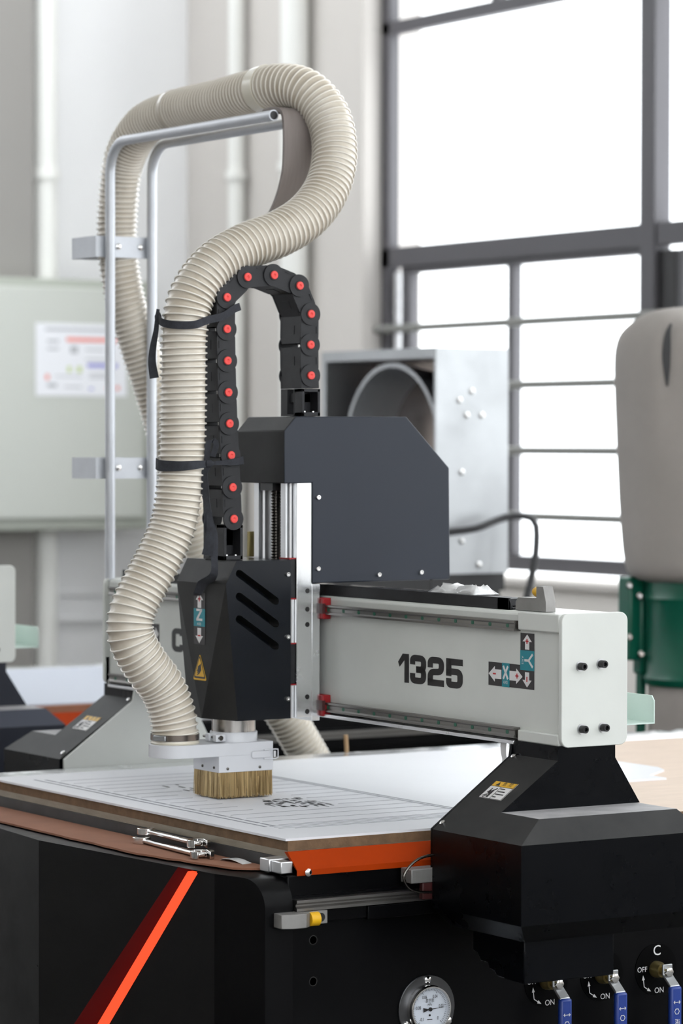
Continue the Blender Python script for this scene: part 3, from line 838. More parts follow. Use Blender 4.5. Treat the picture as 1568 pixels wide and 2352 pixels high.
# axis stickers
def axis_plate(name, rects, mm, parent, lift=0.0003):
    bm = nb()
    for r_ in rects: flat(bm, rect(*r_), FY(0, 0.48, 0), lift)
    return obj(name, bm, M[mm], parent)
st = axis_plate('axis_sticker', [(-0.012, 1.139, 0.099, 1.186), (0.099, 1.139, 0.146, 1.250)], 'inkbrown', ga_)
axis_plate('teal_square', [(0.036, 1.1385, 0.062, 1.1865)], 'teal', st, 0.0008)
axis_plate('teal_square', [(0.0988, 1.176, 0.1465, 1.2155)], 'teal', st, 0.0008)
for (x, z, L, W_, sh, an) in ((0.0115, 1.1625, 0.044, 0.031, 0.019, PI/2), (0.0845, 1.1625, 0.044, 0.031, 0.019, -PI/2), (0.1225, 1.2325, 0.030, 0.031, 0.014, 0), (0.1225, 1.1575, 0.030, 0.031, 0.014, PI)):
    b = nb(); arrow(b, FY(x, 0.48, z), L if abs(an) in (0, PI) else 0.0445, W_, sh, an); obj('arrow', b, M['whiteink'], st)
b = nb()
F = FY(0, 0.48, 0)
flat(b, rect(0.005, 1.1615, 0.015, 1.1645), F, 0.0014)
flat(b, rect(0.0835, 1.1615, 0.0935, 1.1645), F, 0.0014); flat(b, rect(0.0870, 1.158, 0.0900, 1.168), F, 0.0014)
flat(b, rect(0.1175, 1.2325, 0.1275, 1.2355), F, 0.0014); flat(b, rect(0.121, 1.229, 0.124, 1.239), F, 0.0014)
flat(b, rect(0.121, 1.1535, 0.124, 1.1635), F, 0.0014)
obj('sign_print', b, M['redink'], st)
b = nb()
for (x0, x1) in ((0.041, 0.057), (0.057, 0.041)): stroke(b, [(x0, 1.1545), (x1, 1.1805)], 0.0052, F, lift=0.0014)
text(b, 'AXIS', FY(0.049, 0.48, 1.1475), 0.0095, 0.0014, sx=0.8)
stroke(b, [(0.114, 1.196), (0.129, 1.196)], 0.0048, F, lift=0.0014)
stroke(b, [(0.128, 1.196), (0.142, 1.209)], 0.0048, F, lift=0.0014); stroke(b, [(0.128, 1.196), (0.142, 1.183)], 0.0048, F, lift=0.0014)
text(b, 'AXIS', ((0.1075, 0.48, 1.196), (0, 0, -1), (1, 0, 0), (0, -1, 0)), 0.009, 0.0014, sx=0.9)
obj('axis_lettering', b, M['whiteink'], st)
st2 = axis_plate('axis_sticker', [(-1.50, 1.146, -1.39, 1.193)], 'inkbrown', ga_)
axis_plate('teal_square', [(-1.46, 1.1455, -1.43, 1.1935)], 'teal', st2, 0.0008)
b = nb(); arrow(b, FY(-1.408, 0.48, 1.1695), 0.034, 0.03, 0.016, -PI/2); obj('arrow', b, M['whiteink'], st2)

# uprights
def upright(mirror):
    X = (lambda x: -1.40-x) if mirror else (lambda x: x)
    def fr(r0, z0, r1, z1):
        a = (min(X(r0[0]), X(r0[1])), max(X(r0[0]), X(r0[1])), r0[2], r0[3]); c = (min(X(r1[0]), X(r1[1])), max(X(r1[0]), X(r1[1])), r1[2], r1[3])
        return frustum(b, a, z0, c, z1)
    b = nb()
    fr((0.092, 0.245, 0.466, 0.605), 1.008, (0.092, 0.245, 0.466, 0.605), 1.036)
    f2 = fr((0.097, 0.245, 0.332, 0.666), 0.9155, (0.092, 0.245, 0.466, 0.605), 1.008); f2[2].material_index = 2
    fs = fr((0.10, 0.40, 0.27, 0.705), 0.872, (0.097, 0.37, 0.332, 0.66), 0.9155)
    fs[1].material_index = 1
    for q in fs[2:]: q.material_index = 2
    fr((0.10, 0.40, 0.27, 0.705), 0.72, (0.10, 0.40, 0.27, 0.705), 0.872)
    fr((0.116, 0.37, 0.30, 0.675), 0.684, (0.10, 0.40, 0.27, 0.705), 0.72)
    bmesh.ops.remove_doubles(b, verts=b.verts, dist=1e-5)
    up = obj('upright', b, [M['black'], M['black_dust'], M['black_film']], ga_, angle=12)
    b = nb(); prism(b, [(X(x), z) for x, z in ((0.19, 0.684), (0.362, 0.684), (0.362, 0.603), (0.272, 0.606), (0.264, 0.614), (0.247, 0.617), (0.241, 0.627), (0.217, 0.628), (0.206, 0.641), (0.19, 0.645))], 'y', 0.304, 0.515); obj('motor_cover', b, M['black'], up, bevel=0.002)
    b = nb(); x0, x1 = sorted((X(0.085), X(0.092))); prism(b, [(0.466, 1.036), (0.605, 1.036), (0.69, 0.87), (0.69, 0.76), (0.275, 0.76), (0.275, 0.872), (0.46, 1.004)], 'x', x0, x1); obj('inner_plate', b, M['white'] if mirror else M['black'], up, bevel=0.001)
    sl = Vector((0, 0.196, 0.136)).normalized(); nn = Vector((0, -sl.z, sl.y))
    for xx, s in ((0.112, 0.02), (0.105, 0.232)):
        b = nb(); p0 = Vector((X(xx), 0.27, 0.872))+sl*s; lathe(b, p0, nn, [(0, 0.006), (0.004, 0.006), (0.006, 0.003)], 16); obj('cap_screw', b, M['chrome'], up)
    # danger sticker on the sloping face
    F = (Vector((X(0.132) if not mirror else X(0.206), 0.27, 0.872))+sl*0.106, Vector((1, 0, 0)), sl, nn)
    b = nb(); flat(b, rect(0, 0, 0.075, 0.052), F); s_ = obj('danger_sticker', b, M['whiteink'], up)
    b = nb(); flat(b, rect(0, 0.037, 0.075, 0.052), F, 0.0008); obj('yellow_band', b, M['yellow'], s_)
    b = nb()
    flat(b, rect(0, 0.0362, 0.075, 0.037), F, 0.0009); flat(b, rect(0.035, 0, 0.036, 0.0362), F, 0.0009)
    for q in (rect(0, 0, 0.075, 0.0009), rect(0, 0, 0.0009, 0.052), rect(0.0741, 0, 0.075, 0.052), rect(0, 0.0511, 0.075, 0.052)): flat(b, q, F, 0.0012)
    flat(b, [(0.012, 0.039), (0.025, 0.039), (0.0185, 0.0495)], F, 0.0012)
    o, u, v, n_ = [Vector(q) for q in F]
    text(b, '危', (o+u*0.038+v*0.0445, u, v, n_), 0.0125, 0.0012); text(b, '险', (o+u*0.058+v*0.0445, u, v, n_), 0.0125, 0.0012)
    # hand and roller pictogram
    for pth, wd in (([(0.005, 0.006), (0.015, 0.012)], 0.002), ([(0.010, 0.002), (0.018, 0.010)], 0.002), ([(0.013, 0.02), (0.014, 0.03)], 0.003), ([(0.014, 0.016), (0.026, 0.018)], 0.006),
                    ([(0.023, 0.004), (0.023, 0.026)], 0.006), ([(0.024, 0.026), (0.030, 0.031)], 0.003), ([(0.009, 0.018), (0.018, 0.023)], 0.003)):
        stroke(b, pth, wd, F, lift=0.0012)
    for k, L in enumerate((0.016, 0.027, 0.029, 0.012)):
        for i in range(int(L/0.004)): flat(b, rect(0.039+i*0.004, 0.030-k*0.008, 0.042+i*0.004, 0.0325-k*0.008), F, 0.0012)
    obj('sticker_print', b, M['inkbrown'], s_)
upright(False)
upright(True)
b = nb(); box(b, 0.06, 0.099, 0.222, 0.29, 0.768, 0.796); obj('limit_switch', b, M['castgrey'], ga_, bevel=0.002)
b = nb(); box(b, 0.083, 0.096, 0.25, 0.31, 0.735, 0.768); obj('rail_slider', b, M['maroon'], ga_, bevel=0.002)
b = nb(); tube(b, spline([(0.11, 0.30, 0.820), (0.105, 0.262, 0.822), (0.105, 0.225, 0.812), (0.105, 0.2, 0.785), (0.105, 0.212, 0.762), (0.105, 0.24, 0.752), (0.105, 0.265, 0.75)], 0.004), lambda i: 0.0026+0.0006*(i % 2), 8); obj('flexible_conduit', b, M['screw'], ga_)
b = nb(); box(b, 0.076, 0.092, 0.468, 0.485, 1.0, 1.03); obj('corner_lug', b, M['white'], ga_, bevel=0.001)

# the neighbouring machine: same base and gantry, 2.72 m further along x
second = []
for src, lab in ((bs, 'second black router base behind, its orange trim blurred at the far end'), (ga_, 'second white router gantry cut off by the picture edge, blurred in the distance')):
    c = copy_tree(src); c.location = src.location+Vector((-2.72, 0, 0)); c['label'] = lab; second.append(c)
second[0].scale = (1, 1, 1.037)
M['navy'] = mat('navy_grey', (0.012, 0.0145, 0.024), 0.4, spec=0.3)  # bluer, lighter tones for the second gantry's black parts
M['navylight'] = mat('navy_grey_lighter', (0.05, 0.056, 0.078), 0.5, spec=0.3)
def recolour(o):
    for sl in o.material_slots:
        if sl.material and sl.material.name in ('black_powder_coat', 'black_paint_under_dust'):
            nm = M['navy'] if sl.material.name == 'black_powder_coat' else M['navylight']
            sl.link = 'OBJECT'; sl.material = nm
    for c_ in o.children: recolour(c_)
recolour(second[1])

# boards on the bed
def board(name, pts, z0, z1, mm, label, cat, loc, dx=0.0):
    if dx: z0 += 0.03; z1 += 0.03
    bm = nb(); prism(bm, [(x+dx, y) for x, y in pts], 'z', z0, z1)
    return tag(obj(name, bm, mm, loc=(loc[0]+dx, loc[1], z0)), label, cat)
lower = [(-1.32, 0.0), (0.004, 0.0), (0.004, 2.43), (-1.32, 2.43)]
upper = [(-1.318, 0.003), (0.0, 0.003), (0.0, 2.42), (-1.318, 2.42)]
sheet = [(-1.312, -0.004), (0.0, -0.004), (0.0, 0.62), (-0.35, 0.9), (-0.51, 1.0), (-0.512, 1.322), (-0.58, 1.325), (-0.66, 1.43), (-0.715, 1.455), (-1.312, 1.452)]
board('backing_board', lower, 0.8225, 0.836, M['mdftape'], 'grey-tan taped backing board lying lowest on the near router bed', 'board', (-0.65, 1.2))
board('spoilboard', upper, 0.836, 0.8555, [M['ply']], 'tan spoilboard on the near router bed showing bare at its right end', 'board', (-0.65, 1.2))
sh = board('plastic_sheet', sheet, 0.8555, 0.86, M['pvc'], 'white engraved plastic sheet lying under the brush on the near bed', 'sheet', (-0.65, 0.7))
board('backing_board', lower, 0.8225, 0.836, M['mdftape'], 'taped backing board lowest on the second router bed behind', 'board', (-0.65, 1.2), -2.72)
board('spoilboard', upper, 0.836, 0.8555, [M['card']], 'brown spoilboard edge on the second router bed behind', 'board', (-0.65, 1.2), -2.72)
board('plastic_sheet', [(-1.312, 0.0), (-0.03, 0.0), (-0.03, 2.4), (-1.312, 2.4)], 0.8555, 0.86, mat('bluish_white_sheet', lin(184, 189, 201), 0.5), 'plain white plastic sheet on the second router bed behind', 'sheet', (-0.65, 0.7), -2.72)
# dark edge tape of the raw brown side of the board under the sheet
b = nb(); box(b, -1.318, 0.0005, 0.0, 0.003, 0.8362, 0.8553); box(b, 0.0, 0.0012, 0.0, 2.42, 0.8362, 0.8553); 
sp = [o for o in COL.objects if o.name == 'spoilboard'][0]
obj('sawn_edge', b, M['mdf'], sp)

# engraving on the sheet
ORG[sh.name] = Vector(sh.location)
Fs = ((0, 0, 0.86), (1, 0, 0), (0, 1, 0), (0, 0, 1))
b = nb()
for y in (0.552, 0.566): flat(b, rect(-1.21, y-0.0028, -0.14, y+0.0028), Fs, 0.0002, 0.0002)
flat(b, rect(-1.215, 0.0585, -0.185, 0.0645), Fs, 0.0002, 0.0002)
x = -1.2
while x < -0.2: flat(b, rect(x, 0.079, x+0.055, 0.086), Fs, 0.0002, 0.0002); x += 0.064
x = -1.16; k = 0
while x < -0.12:
    if -0.80 < x < -0.42: segs = ((0.1, 0.19), (0.40, 0.545))
    elif -0.95 < x <= -0.80: segs = ((0.1, 0.235), (0.30, 0.545))
    else: segs = ((0.1, 0.545),)
    for y0, y1 in segs: flat(b, rect(x-0.0012, y0, x+0.0012, y1), Fs, 0.0002, 0.0002)
    x += 0.064
for x in (-0.185, -0.168, -0.15): flat(b, rect(x-0.001, 0.07, x+0.001, 0.5), Fs, 0.0002, 0.0002)
obj('engraved_lines', b, M['groove'], sh)
b = nb()
for i in range(72):
    x = random.uniform(-0.60, -0.45); y = 0.255+0.125*random.random()
    L = random.uniform(0.008, 0.034); wd = random.uniform(0.003, 0.007)
    if random.random() < 0.6: flat(b, rect(x, y, x+L, y+wd*0.6), Fs, 0.0005, 0.0002)
    else: flat(b, rrect(x, y, x+wd*2, y+L*0.5, wd*0.45, 3), Fs, 0.0005, 0.0002)
for i in range(9):
    x = random.uniform(-0.97, -0.85); y = random.uniform(0.24, 0.30); flat(b, rrect(x, y, x+random.uniform(0.01, 0.03), y+0.005, 0.002, 3), Fs, 0.0005, 0.0002)
obj('cut_slots', b, M['groovedark'], sh, kind='stuff')

# ------------------------------------------------------------------ spindle carriage
ca = thing('spindle_carriage', (-0.72, 0.38, 0.87), 'black-covered spindle head with brush skirt hanging on the gantry', 'spindle head')
hood_pts = [(0.392, 1.683), (0.678, 1.684), (0.792, 1.571), (0.795, 1.322), (0.434, 1.321), (0.434, 1.539), (0.363, 1.538), (0.363, 1.652)]
b = nb(); prism(b, hood_pts, 'x', -0.822, -0.619)
bmesh.ops.recalc_face_normals(b, faces=b.faces)
for f in b.faces:
    if f.normal.y < -0.3: f.material_index = 1
hd = obj('upper_hood', b, [M['hood'], M['black_film']], ca, bevel=0.0025)
ss = nb(); lathe(ss, (0, 0, 0), (1, 0, 0), [(-0.002, 0.0052), (0.005, 0.0052), (0.006, 0.0046), (0.006, 0.0026), (0.003, 0.0024)], 18); ss = mesh_of('screw', ss, M['chrome'])
for y, z in ((0.448, 1.508), (0.448, 1.353), (0.605, 1.337), (0.716, 1.340)): inst('screw', ss, hd, (-0.619, y, z))
b = nb(); box(b, -0.785, -0.64, 0.416, 0.435, 1.03, 1.54); obj('slide_body', b, M['alu'], ca, bevel=0.001)
for x0, x1 in ((-0.640, -0.622), (-0.803, -0.785)):
    b = nb(); box(b, x0, x1, 0.397, 0.436, 1.03, 1.54); fl = obj('slide_flange', b, M['alubright'], ca, bevel=0.001)
    if x0 > -0.7:
        dk = nb(); lathe(dk, (0, 0, 0), (1, 0, 0), [(0, 0.0055), (0.0004, 0.0055)], 20); dk = mesh_of('bolt_hole', dk, M['ink'])
        for z in (1.305, 1.265, 1.232, 1.075, 1.043): inst('bolt_hole', dk, fl, (-0.622, 0.424, z))
b = nb(); box(b, -0.80, -0.624, 0.4365, 0.457, 1.022, 1.32); obj('back_plate', b, M['alubright'], ca, bevel=0.001)
for x0 in (-0.668, -0.782):
    b = nb(); prism(b, [(x0, 0.416), (x0, 0.400), (x0+0.003, 0.396), (x0+0.003, 0.392), (x0, 0.388), (x0, 0.384), (x0+0.02, 0.384), (x0+0.02, 0.388), (x0+0.017, 0.392), (x0+0.017, 0.396), (x0+0.02, 0.4), (x0+0.02, 0.416)], 'z', 1.032, 1.538); obj('vertical_rail', b, M['alu'], ca)
# ball screw
b = nb()
path = [(-0.714, 0.40, 1.10+0.43*k/1200) for k in range(1201)]
rings = []
for k in range(0, 260):
    z = 1.10+0.44*k/259
    ph = z/0.0065*2*PI
    rings.append([b.verts.new((-0.714+(0.0105+0.0016*math.cos(ph-2*PI*i/20))*math.cos(2*PI*i/20), 0.40+(0.0105+0.0016*math.cos(ph-2*PI*i/20))*math.sin(2*PI*i/20), z)) for i in range(20)])
for A, B in zip(rings[:-1], rings[1:]):
    for i in range(20): b.faces.new((A[i], A[(i+1) % 20], B[(i+1) % 20], B[i]))
obj('ball_screw', b, M['screw'], ca, angle=180)
b = nb(); box(b, -0.74, -0.688, 0.375, 0.416, 1.522, 1.545); obj('screw_bearing', b, M['ink'], ca)
for z0, z1 in ((1.29, 1.374), (1.104, 1.19)):
    b = nb(); box(b, -0.668, -0.627, 0.3815, 0.3965, z0, z1); sb = obj('slide_block', b, M['chain'], ca, bevel=0.001)
    for z in (z0-0.003, z1): 
        b = nb(); box(b, -0.669, -0.626, 0.381, 0.3968, z, z+0.003); obj('wiper_seal', b, M['red'], sb)
b = nb(); box(b, -0.668, -0.632, 0.383, 0.396, 1.03, 1.30); obj('rail_cover', b, M['alu'], ca)
for z0, z1 in ((1.243, 1.289), (1.032, 1.078)):
    b = nb(); box(b, -0.70, -0.612, 0.4575, 0.4785, z0, z1); rs = obj('rail_slider', b, M['red'], ca, bevel=0.002)
    b = nb(); box(b, -0.625, -0.6115, 0.456, 0.464, z0+0.012, z1-0.012); obj('slider_notch', b, M['maroon'], rs)
b = nb(); box(b, -0.813, -0.803, 0.384, 0.398, 1.374, 1.43); obj('brass_block', b, M['brass'], ca, bevel=0.001)
b = nb(); box(b, -0.84, -0.80, 0.38, 0.43, 1.33, 1.345); obj('side_lug', b, M['ink'], ca)

# spindle cover
XLc, XRc = -0.835, -0.62
b = nb()
vv = {k: b.verts.new(p) for k, p in dict(
    tbl=(XLc, 0.381, 1.373), tbr=(XRc, 0.381, 1.373), tfl=(XLc, 0.245, 1.373), tfr=(XRc, 0.245, 1.373),
    ful=(XLc, 0.219, 1.323), fur=(XRc, 0.219, 1.323), bfl=(XLc, 0.249, 1.03), bfr=(XRc, 0.249, 1.03), ap=(-0.722, 0.2175, 1.03),
    bbl=(XLc, 0.381, 1.03), bbr=(XRc, 0.381, 1.03)).items()}
for f in ('tbl tfl tfr tbr', 'tfl ful fur tfr', 'ful ap fur', 'ful bfl ap', 'fur ap bfr', 'tbr tfr fur bfr bbr', 'tbl bbl bfl ful tfl', 'bbl bbr bfr ap bfl', 'tbl tbr bbr bbl'):
    b.faces.new([vv[k] for k in f.split()])
cutters = []
for zc in (1.3155, 1.2665, 1.218):
    c = nb(); a = Vector((0.252, zc+0.0305)); e2 = Vector((0.343, zc-0.0305)); d = (e2-a).normalized(); nrm = Vector((-d.y, d.x)); pts = []
    R_ = 0.0085
    ang0 = math.atan2(nrm.y, nrm.x)
    for k in range(9): t = ang0+PI*k/8; pts.append((a.x+R_*math.cos(t), a.y+R_*math.sin(t)))
    for k in range(9): t = ang0+PI+PI*k/8; pts.append((e2.x+R_*math.cos(t), e2.y+R_*math.sin(t)))
    prism(c, pts, 'x', -0.66, -0.60); cutters.append(c)
b = cut(b, cutters, None)
b.normal_update()
for f in b.faces:
    if f.normal.y < -0.5: f.material_index = 1
sv = obj('spindle_cover', b, [M['cover'], M['black_film']], ca, angle=8)
for z in (1.342, 1.207, 1.073): inst('screw', ss, sv, (XRc, 0.372, z))
# stickers on the cover front
def FZ(x, z):
    y = 0.219-(1.323-z)*(0.0015/0.293); return ((x, y, z), (1, 0, 0), (0, 0, 1), (0, -1, 0))
b = nb(); flat(b, rrect(-0.0245, -0.056, 0.0245, 0.056, 0.003), FZ(-0.732, 1.2455)); zs = obj('axis_sticker', b, M['inkbrown'], sv)
b = nb(); flat(b, rect(-0.0245, -0.020, 0.0245, 0.0185), FZ(-0.732, 1.2485), 0.0008); obj('teal_square', b, M['teal'], zs)
for z, an in ((1.285, 0), (1.2085, PI)):
    b = nb(); arrow(b, FZ(-0.732, z), 0.033, 0.032, 0.0155, an, 0.0009); obj('arrow', b, M['whiteink'], zs)
b = nb(); F = FZ(-0.732, 1.2535)
stroke(b, [(-0.012, 0.0105), (0.012, 0.0105)], 0.005, F, lift=0.0014); stroke(b, [(-0.012, -0.0105), (0.0135, -0.0105)], 0.005, F, lift=0.0014); stroke(b, [(0.0095, 0.010), (-0.0095, -0.010)], 0.006, F, lift=0.0014)
text(b, 'AXIS', FZ(-0.732, 1.2335), 0.0085, 0.0014)
obj('axis_lettering', b, M['whiteink'], zs)
b = nb(); F = FZ(-0.732, 1.288); flat(b, rect(-0.0055, -0.0015, 0.0055, 0.0015), F, 0.0014); flat(b, rect(-0.0015, -0.0055, 0.0015, 0.0055), F, 0.0014); flat(b, rect(-0.0055, -0.0015, 0.0055, 0.0015), FZ(-0.732, 1.2085), 0.0014); obj('sign_print', b, M['redink'], zs)
def tri(bm, F, W, H, r, lift):
    P = [(-W/2, 0), (W/2, 0), (0, H)]; out = []
    for i in range(3):
        a, c, e2 = Vector(P[i-1]), Vector(P[i]), Vector(P[(i+1) % 3])
        s = c+(a-c).normalized()*r; t = c+(e2-c).normalized()*r
        for k in range(6): u = k/5; q = s*(1-u)**2+c*2*u*(1-u)+t*u*u; out.append((q.x, q.y))
    flat(bm, out, F, lift)
b = nb(); tri(b, FZ(-0.729, 1.112), 0.060, 0.058, 0.007, 0.0004); ws = obj('warning_sticker', b, M['yellow'], sv)
b = nb(); tri(b, FZ(-0.729, 1.116), 0.052, 0.051, 0.006, 0.0008); obj('sticker_border', b, M['inkbrown'], ws)
b = nb(); tri(b, FZ(-0.729, 1.120), 0.042, 0.041, 0.004, 0.0012); obj('sticker_field', b, M['yellow'], ws)
b = nb(); F = FZ(-0.729, 1.120)
flat(b, [(-0.003, 0.004), (0.008, 0.014), (0.006, 0.028), (-0.006, 0.022), (-0.008, 0.013)], F, 0.0016)
for k in range(3): stroke(b, [(-0.004-k*0.002, 0.006+k*0.004), (-0.011, 0.003+k*0.004)], 0.002, F, lift=0.0016)
obj('hand_symbol', b, M['inkbrown'], ws)

# spindle and dust shoe
SX, SY = -0.70, 0.285
b = nb(); lathe(b, (SX, SY, 0), (0, 0, 1), [(0.90, 0.012), (0.94, 0.02), (0.985, 0.03), (0.985, 0.0475), (1.06, 0.0475)], 64); obj('spindle_motor', b, M['spindle'], ca)
b = nb(); lathe(b, (SX, SY, 0), (0, 0, 1), [(0.979, 0.0478), (0.979, 0.0515), (1.0005, 0.0515), (1.002, 0.0505), (1.002, 0.0478)], 64, closed=True); cl = obj('clamp_collar', b, M['shoewhite'], ca)
b = nb(); box(b, -0.668, -0.652, 0.214, 0.238, 0.984, 1.0)
box(b, -0.70, -0.684, 0.214, 0.238, 0.984, 1.0); obj('clamp_ear', b, M['shoewhite'], cl, bevel=0.002)
b = nb(); cyl(b, (-0.72, 0.222, 0.992), (-0.645, 0.222, 0.992), 0.003, n=12); lathe(b, (-0.652, 0.226, 0.992), (1, 0, 0), [(0, 0.0055), (0.0006, 0.0055)], 20); obj('clamp_bolt', b, M['screw'], cl)
HX, HY = -0.70, 0.14
pts = []
for k in range(25): a = PI+PI*k/24; pts.append((HX+0.0565*math.cos(a), HY+0.0565*math.sin(a)))
pts += [(-0.645, 0.352), (-0.757, 0.352)]
b = nb(); prism(b, pts, 'z', 0.953, 0.981); shoe = obj('dust_shoe', b, M['shoewhite'], ca, bevel=0.0012)
b = nb(); box(b, -0.7568, -0.6448, 0.217, 0.352, 0.918, 0.9555); obj('brush_holder', b, M['shoewhite'], ca, bevel=0.001)
dt = nb(); lathe(dt, (0, 0, 0), (1, 0, 0), [(0, 0.003), (0.002, 0.003), (0.003, 0.0015)], 12); dt = mesh_of('rivet', dt, M['screw'])
for y in (0.238, 0.318): inst('rivet', dt, shoe, (-0.6448, y, 0.926))
for x in (-0.665, -0.715): inst('rivet', dt, shoe, (x, 0.217, 0.928), (0, 0, -PI/2))
b = nb(); prism(b, rrect(0.296, 0.946, 0.343, 0.961, 0.005, 4), 'x', -0.645, -0.640); la = obj('latch', b, M['shoewhite'], shoe, bevel=0.0012)
b = nb(); tube(b, [(-0.638, 0.325, 0.963), (-0.637, 0.352, 0.964), (-0.640, 0.361, 0.963), (-0.641, 0.362, 0.955), (-0.640, 0.361, 0.945), (-0.637, 0.352, 0.943), (-0.638, 0.325, 0.944)], 0.0014, 8); obj('latch_loop', b, M['shoewhite'], la)
b = nb(); box(b, -0.655, -0.642, 0.352, 0.357, 0.946, 0.959); obj('catch_plate', b, M['alu'], la)
# bristles
b = nb()
def bristle(x, y, dx, dy, L):
    r = 0.0009
    A = [b.verts.new((x+r*cx_, y+r*cy_, 0.921)) for cx_, cy_ in ((1, 0), (-0.5, 0.87), (-0.5, -0.87))]
    B = [b.verts.new((x+dx+r*0.75*cx_, y+dy+r*0.75*cy_, 0.921-L)) for cx_, cy_ in ((1, 0), (-0.5, 0.87), (-0.5, -0.87))]
    for i in range(3): b.faces.new((A[i], A[(i+1) % 3], B[(i+1) % 3], B[i]))
    b.faces.new(B)
for layer in range(4):
    off = 0.002+layer*0.0022
    x0, x1, y0, y1 = -0.757+off, -0.645-off, 0.217+off, 0.352-off
    for side in range(4):
        Ls = (x1-x0) if side % 2 == 0 else (y1-y0)
        nbs = int(Ls/0.00115)
        for k in range(nbs):
            t = (k+random.random()*0.8)/nbs
            clump = 0.0012*math.sin(t*Ls/0.0075*PI+side*1.3+layer)
            x, y = ((x0+t*(x1-x0), y0), (x1, y0+t*(y1-y0)), (x1-t*(x1-x0), y1), (x0, y1-t*(y1-y0)))[side]
            j = random.gauss(0, 0.0009)
            out = random.gauss(0.001, 0.0012)
            dx, dy = ((j+clump, -out), (out, j+clump), (j+clump, out), (-out, j+clump))[side]
            bristle(x, y, dx, dy, random.uniform(0.0535, 0.0592) if random.random() > 0.05 else random.uniform(0.045, 0.06))
obj('bristles', b, M['bristle'], ca, kind='stuff')

# ------------------------------------------------------------------ cable chain
CX = -0.67
ch = thing('cable_chain', (CX-0.04, 0.36, 1.374), 'black cable chain with red pin caps arching over the spindle head', 'cable chain')
piv = [(0.265, 1.462), (0.262, 1.530), (0.258, 1.599), (0.254, 1.667), (0.251, 1.734), (0.249, 1.802), (0.2475, 1.870), (0.2475, 1.938), (0.2985, 1.983), (0.365, 1.989), (0.430, 1.968), (0.459, 1.907), (0.458, 1.840), (0.459, 1.773)]
lb = nb()
for xa, xb, s in ((-0.006, 0.0, 1), (-0.088, -0.082, -1)):
    prism(lb, [(-0.0225, 0.004), (0.0225, 0.004), (0.0225, 0.05), (0.018, 0.066), (-0.018, 0.066), (-0.0225, 0.05)], 'x', xa, xb)
    xo = xb if s > 0 else xa
    cyl(lb, (xo, 0, 0), (xo+0.0035*s, 0, 0), 0.0247, 0.0243, n=40)
    lathe(lb, (xo+0.0035*s, 0, 0), (s, 0, 0), [(0, 0.0115), (0.0012, 0.0112), (0.0012, 0.009), (0, 0.009)], 28, closed=True)
box(lb, 0.0, 0.0012, -0.0185, -0.0165, 0.027, 0.042)
for y0, y1 in ((-0.0222, -0.0165), (0.0165, 0.0222)):
    box(lb, -0.083, -0.005, y0, y1, 0.005, 0.064)
    box(lb, -0.06, -0.028, y0-0.0008 if y0 < 0 else y0, y1 if y0 < 0 else y1+0.0008, 0.025, 0.044)
lme = mesh_of('chain_link', lb, M['chain'])
lb = nb()
for xa, xb, s_ in ((-0.006, 0.0, 1), (-0.088, -0.082, -1)):
    prism(lb, [(-0.0225, 0.0), (0.0225, 0.0), (0.0225, 0.028), (-0.0225, 0.028)], 'x', xa, xb)
    xo = xb if s_ > 0 else xa
    cyl(lb, (xo, 0, 0), (xo+0.0035*s_, 0, 0), 0.0247, 0.0243, n=40)
for y0, y1 in ((-0.0222, -0.0165), (0.0165, 0.0222)): box(lb, -0.083, -0.005, y0, y1, -0.02, 0.028)
lend = mesh_of('chain_link', lb, M['chain'])
cp = nb(); lathe(cp, (0.0035, 0, 0), (1, 0, 0), [(0, 0.0090), (0.003, 0.0090), (0.0042, 0.0080), (0.0044, 0.0035), (0.0030, 0.0018), (0.0026, 0.0)], 28); cme = mesh_of('pin_cap', cp, M['cap'])
for i, (y, z) in enumerate(piv):
    ny, nz = piv[i+1] if i < len(piv)-1 else (0.461, 1.705)
    a = math.atan2(-(ny-y), nz-z)
    l = inst('chain_link', lme if i < len(piv)-1 else lend, ch, (CX, y, z), (a, 0, 0))
    c = bpy.data.objects.new('pin_cap', cme); COL.objects.link(c); c.parent = l
def bracket(yc, z0, z1, lean=0.0):
    bm = nb(); h = 0.0235; t = 0.0065
    box(bm, CX-0.03, CX+0.002, yc-h, yc-h+t, z0, z1); box(bm, CX-0.03, CX+0.002, yc+h-t, yc+h, z0, z1)
    box(bm, CX-0.03, CX+0.002, yc-h, yc+h, z0, z0+0.009); box(bm, CX-0.03, CX+0.002, yc-h, yc+h, z1-0.007, z1)
    box(bm, CX-0.034, CX-0.03, yc-h, yc+h, z0, z1)
    box(bm, CX-0.088, CX-0.06, yc-h, yc+h, z0, z1); box(bm, CX-0.062, CX-0.03, yc-h+0.006, yc+h-0.006, z0+0.03, z1-0.01); box(bm, CX-0.062, CX-0.03, yc-h, yc+h, z0, z0+0.004)
    br = obj('end_bracket', bm, M['chain'], ch, bevel=0.0008)
    for dy in (-0.011, 0.012):
        bm = nb(); lathe(bm, (CX-0.010, yc+dy, z0+0.009), (0, 0, 1), [(0, 0.004), (0.002, 0.0038), (0.003, 0.002)], 14); obj('screw', bm, M['chrome'], br)
bracket(0.2655, 1.3735, 1.449)
bracket(0.461, 1.6842, 1.744)

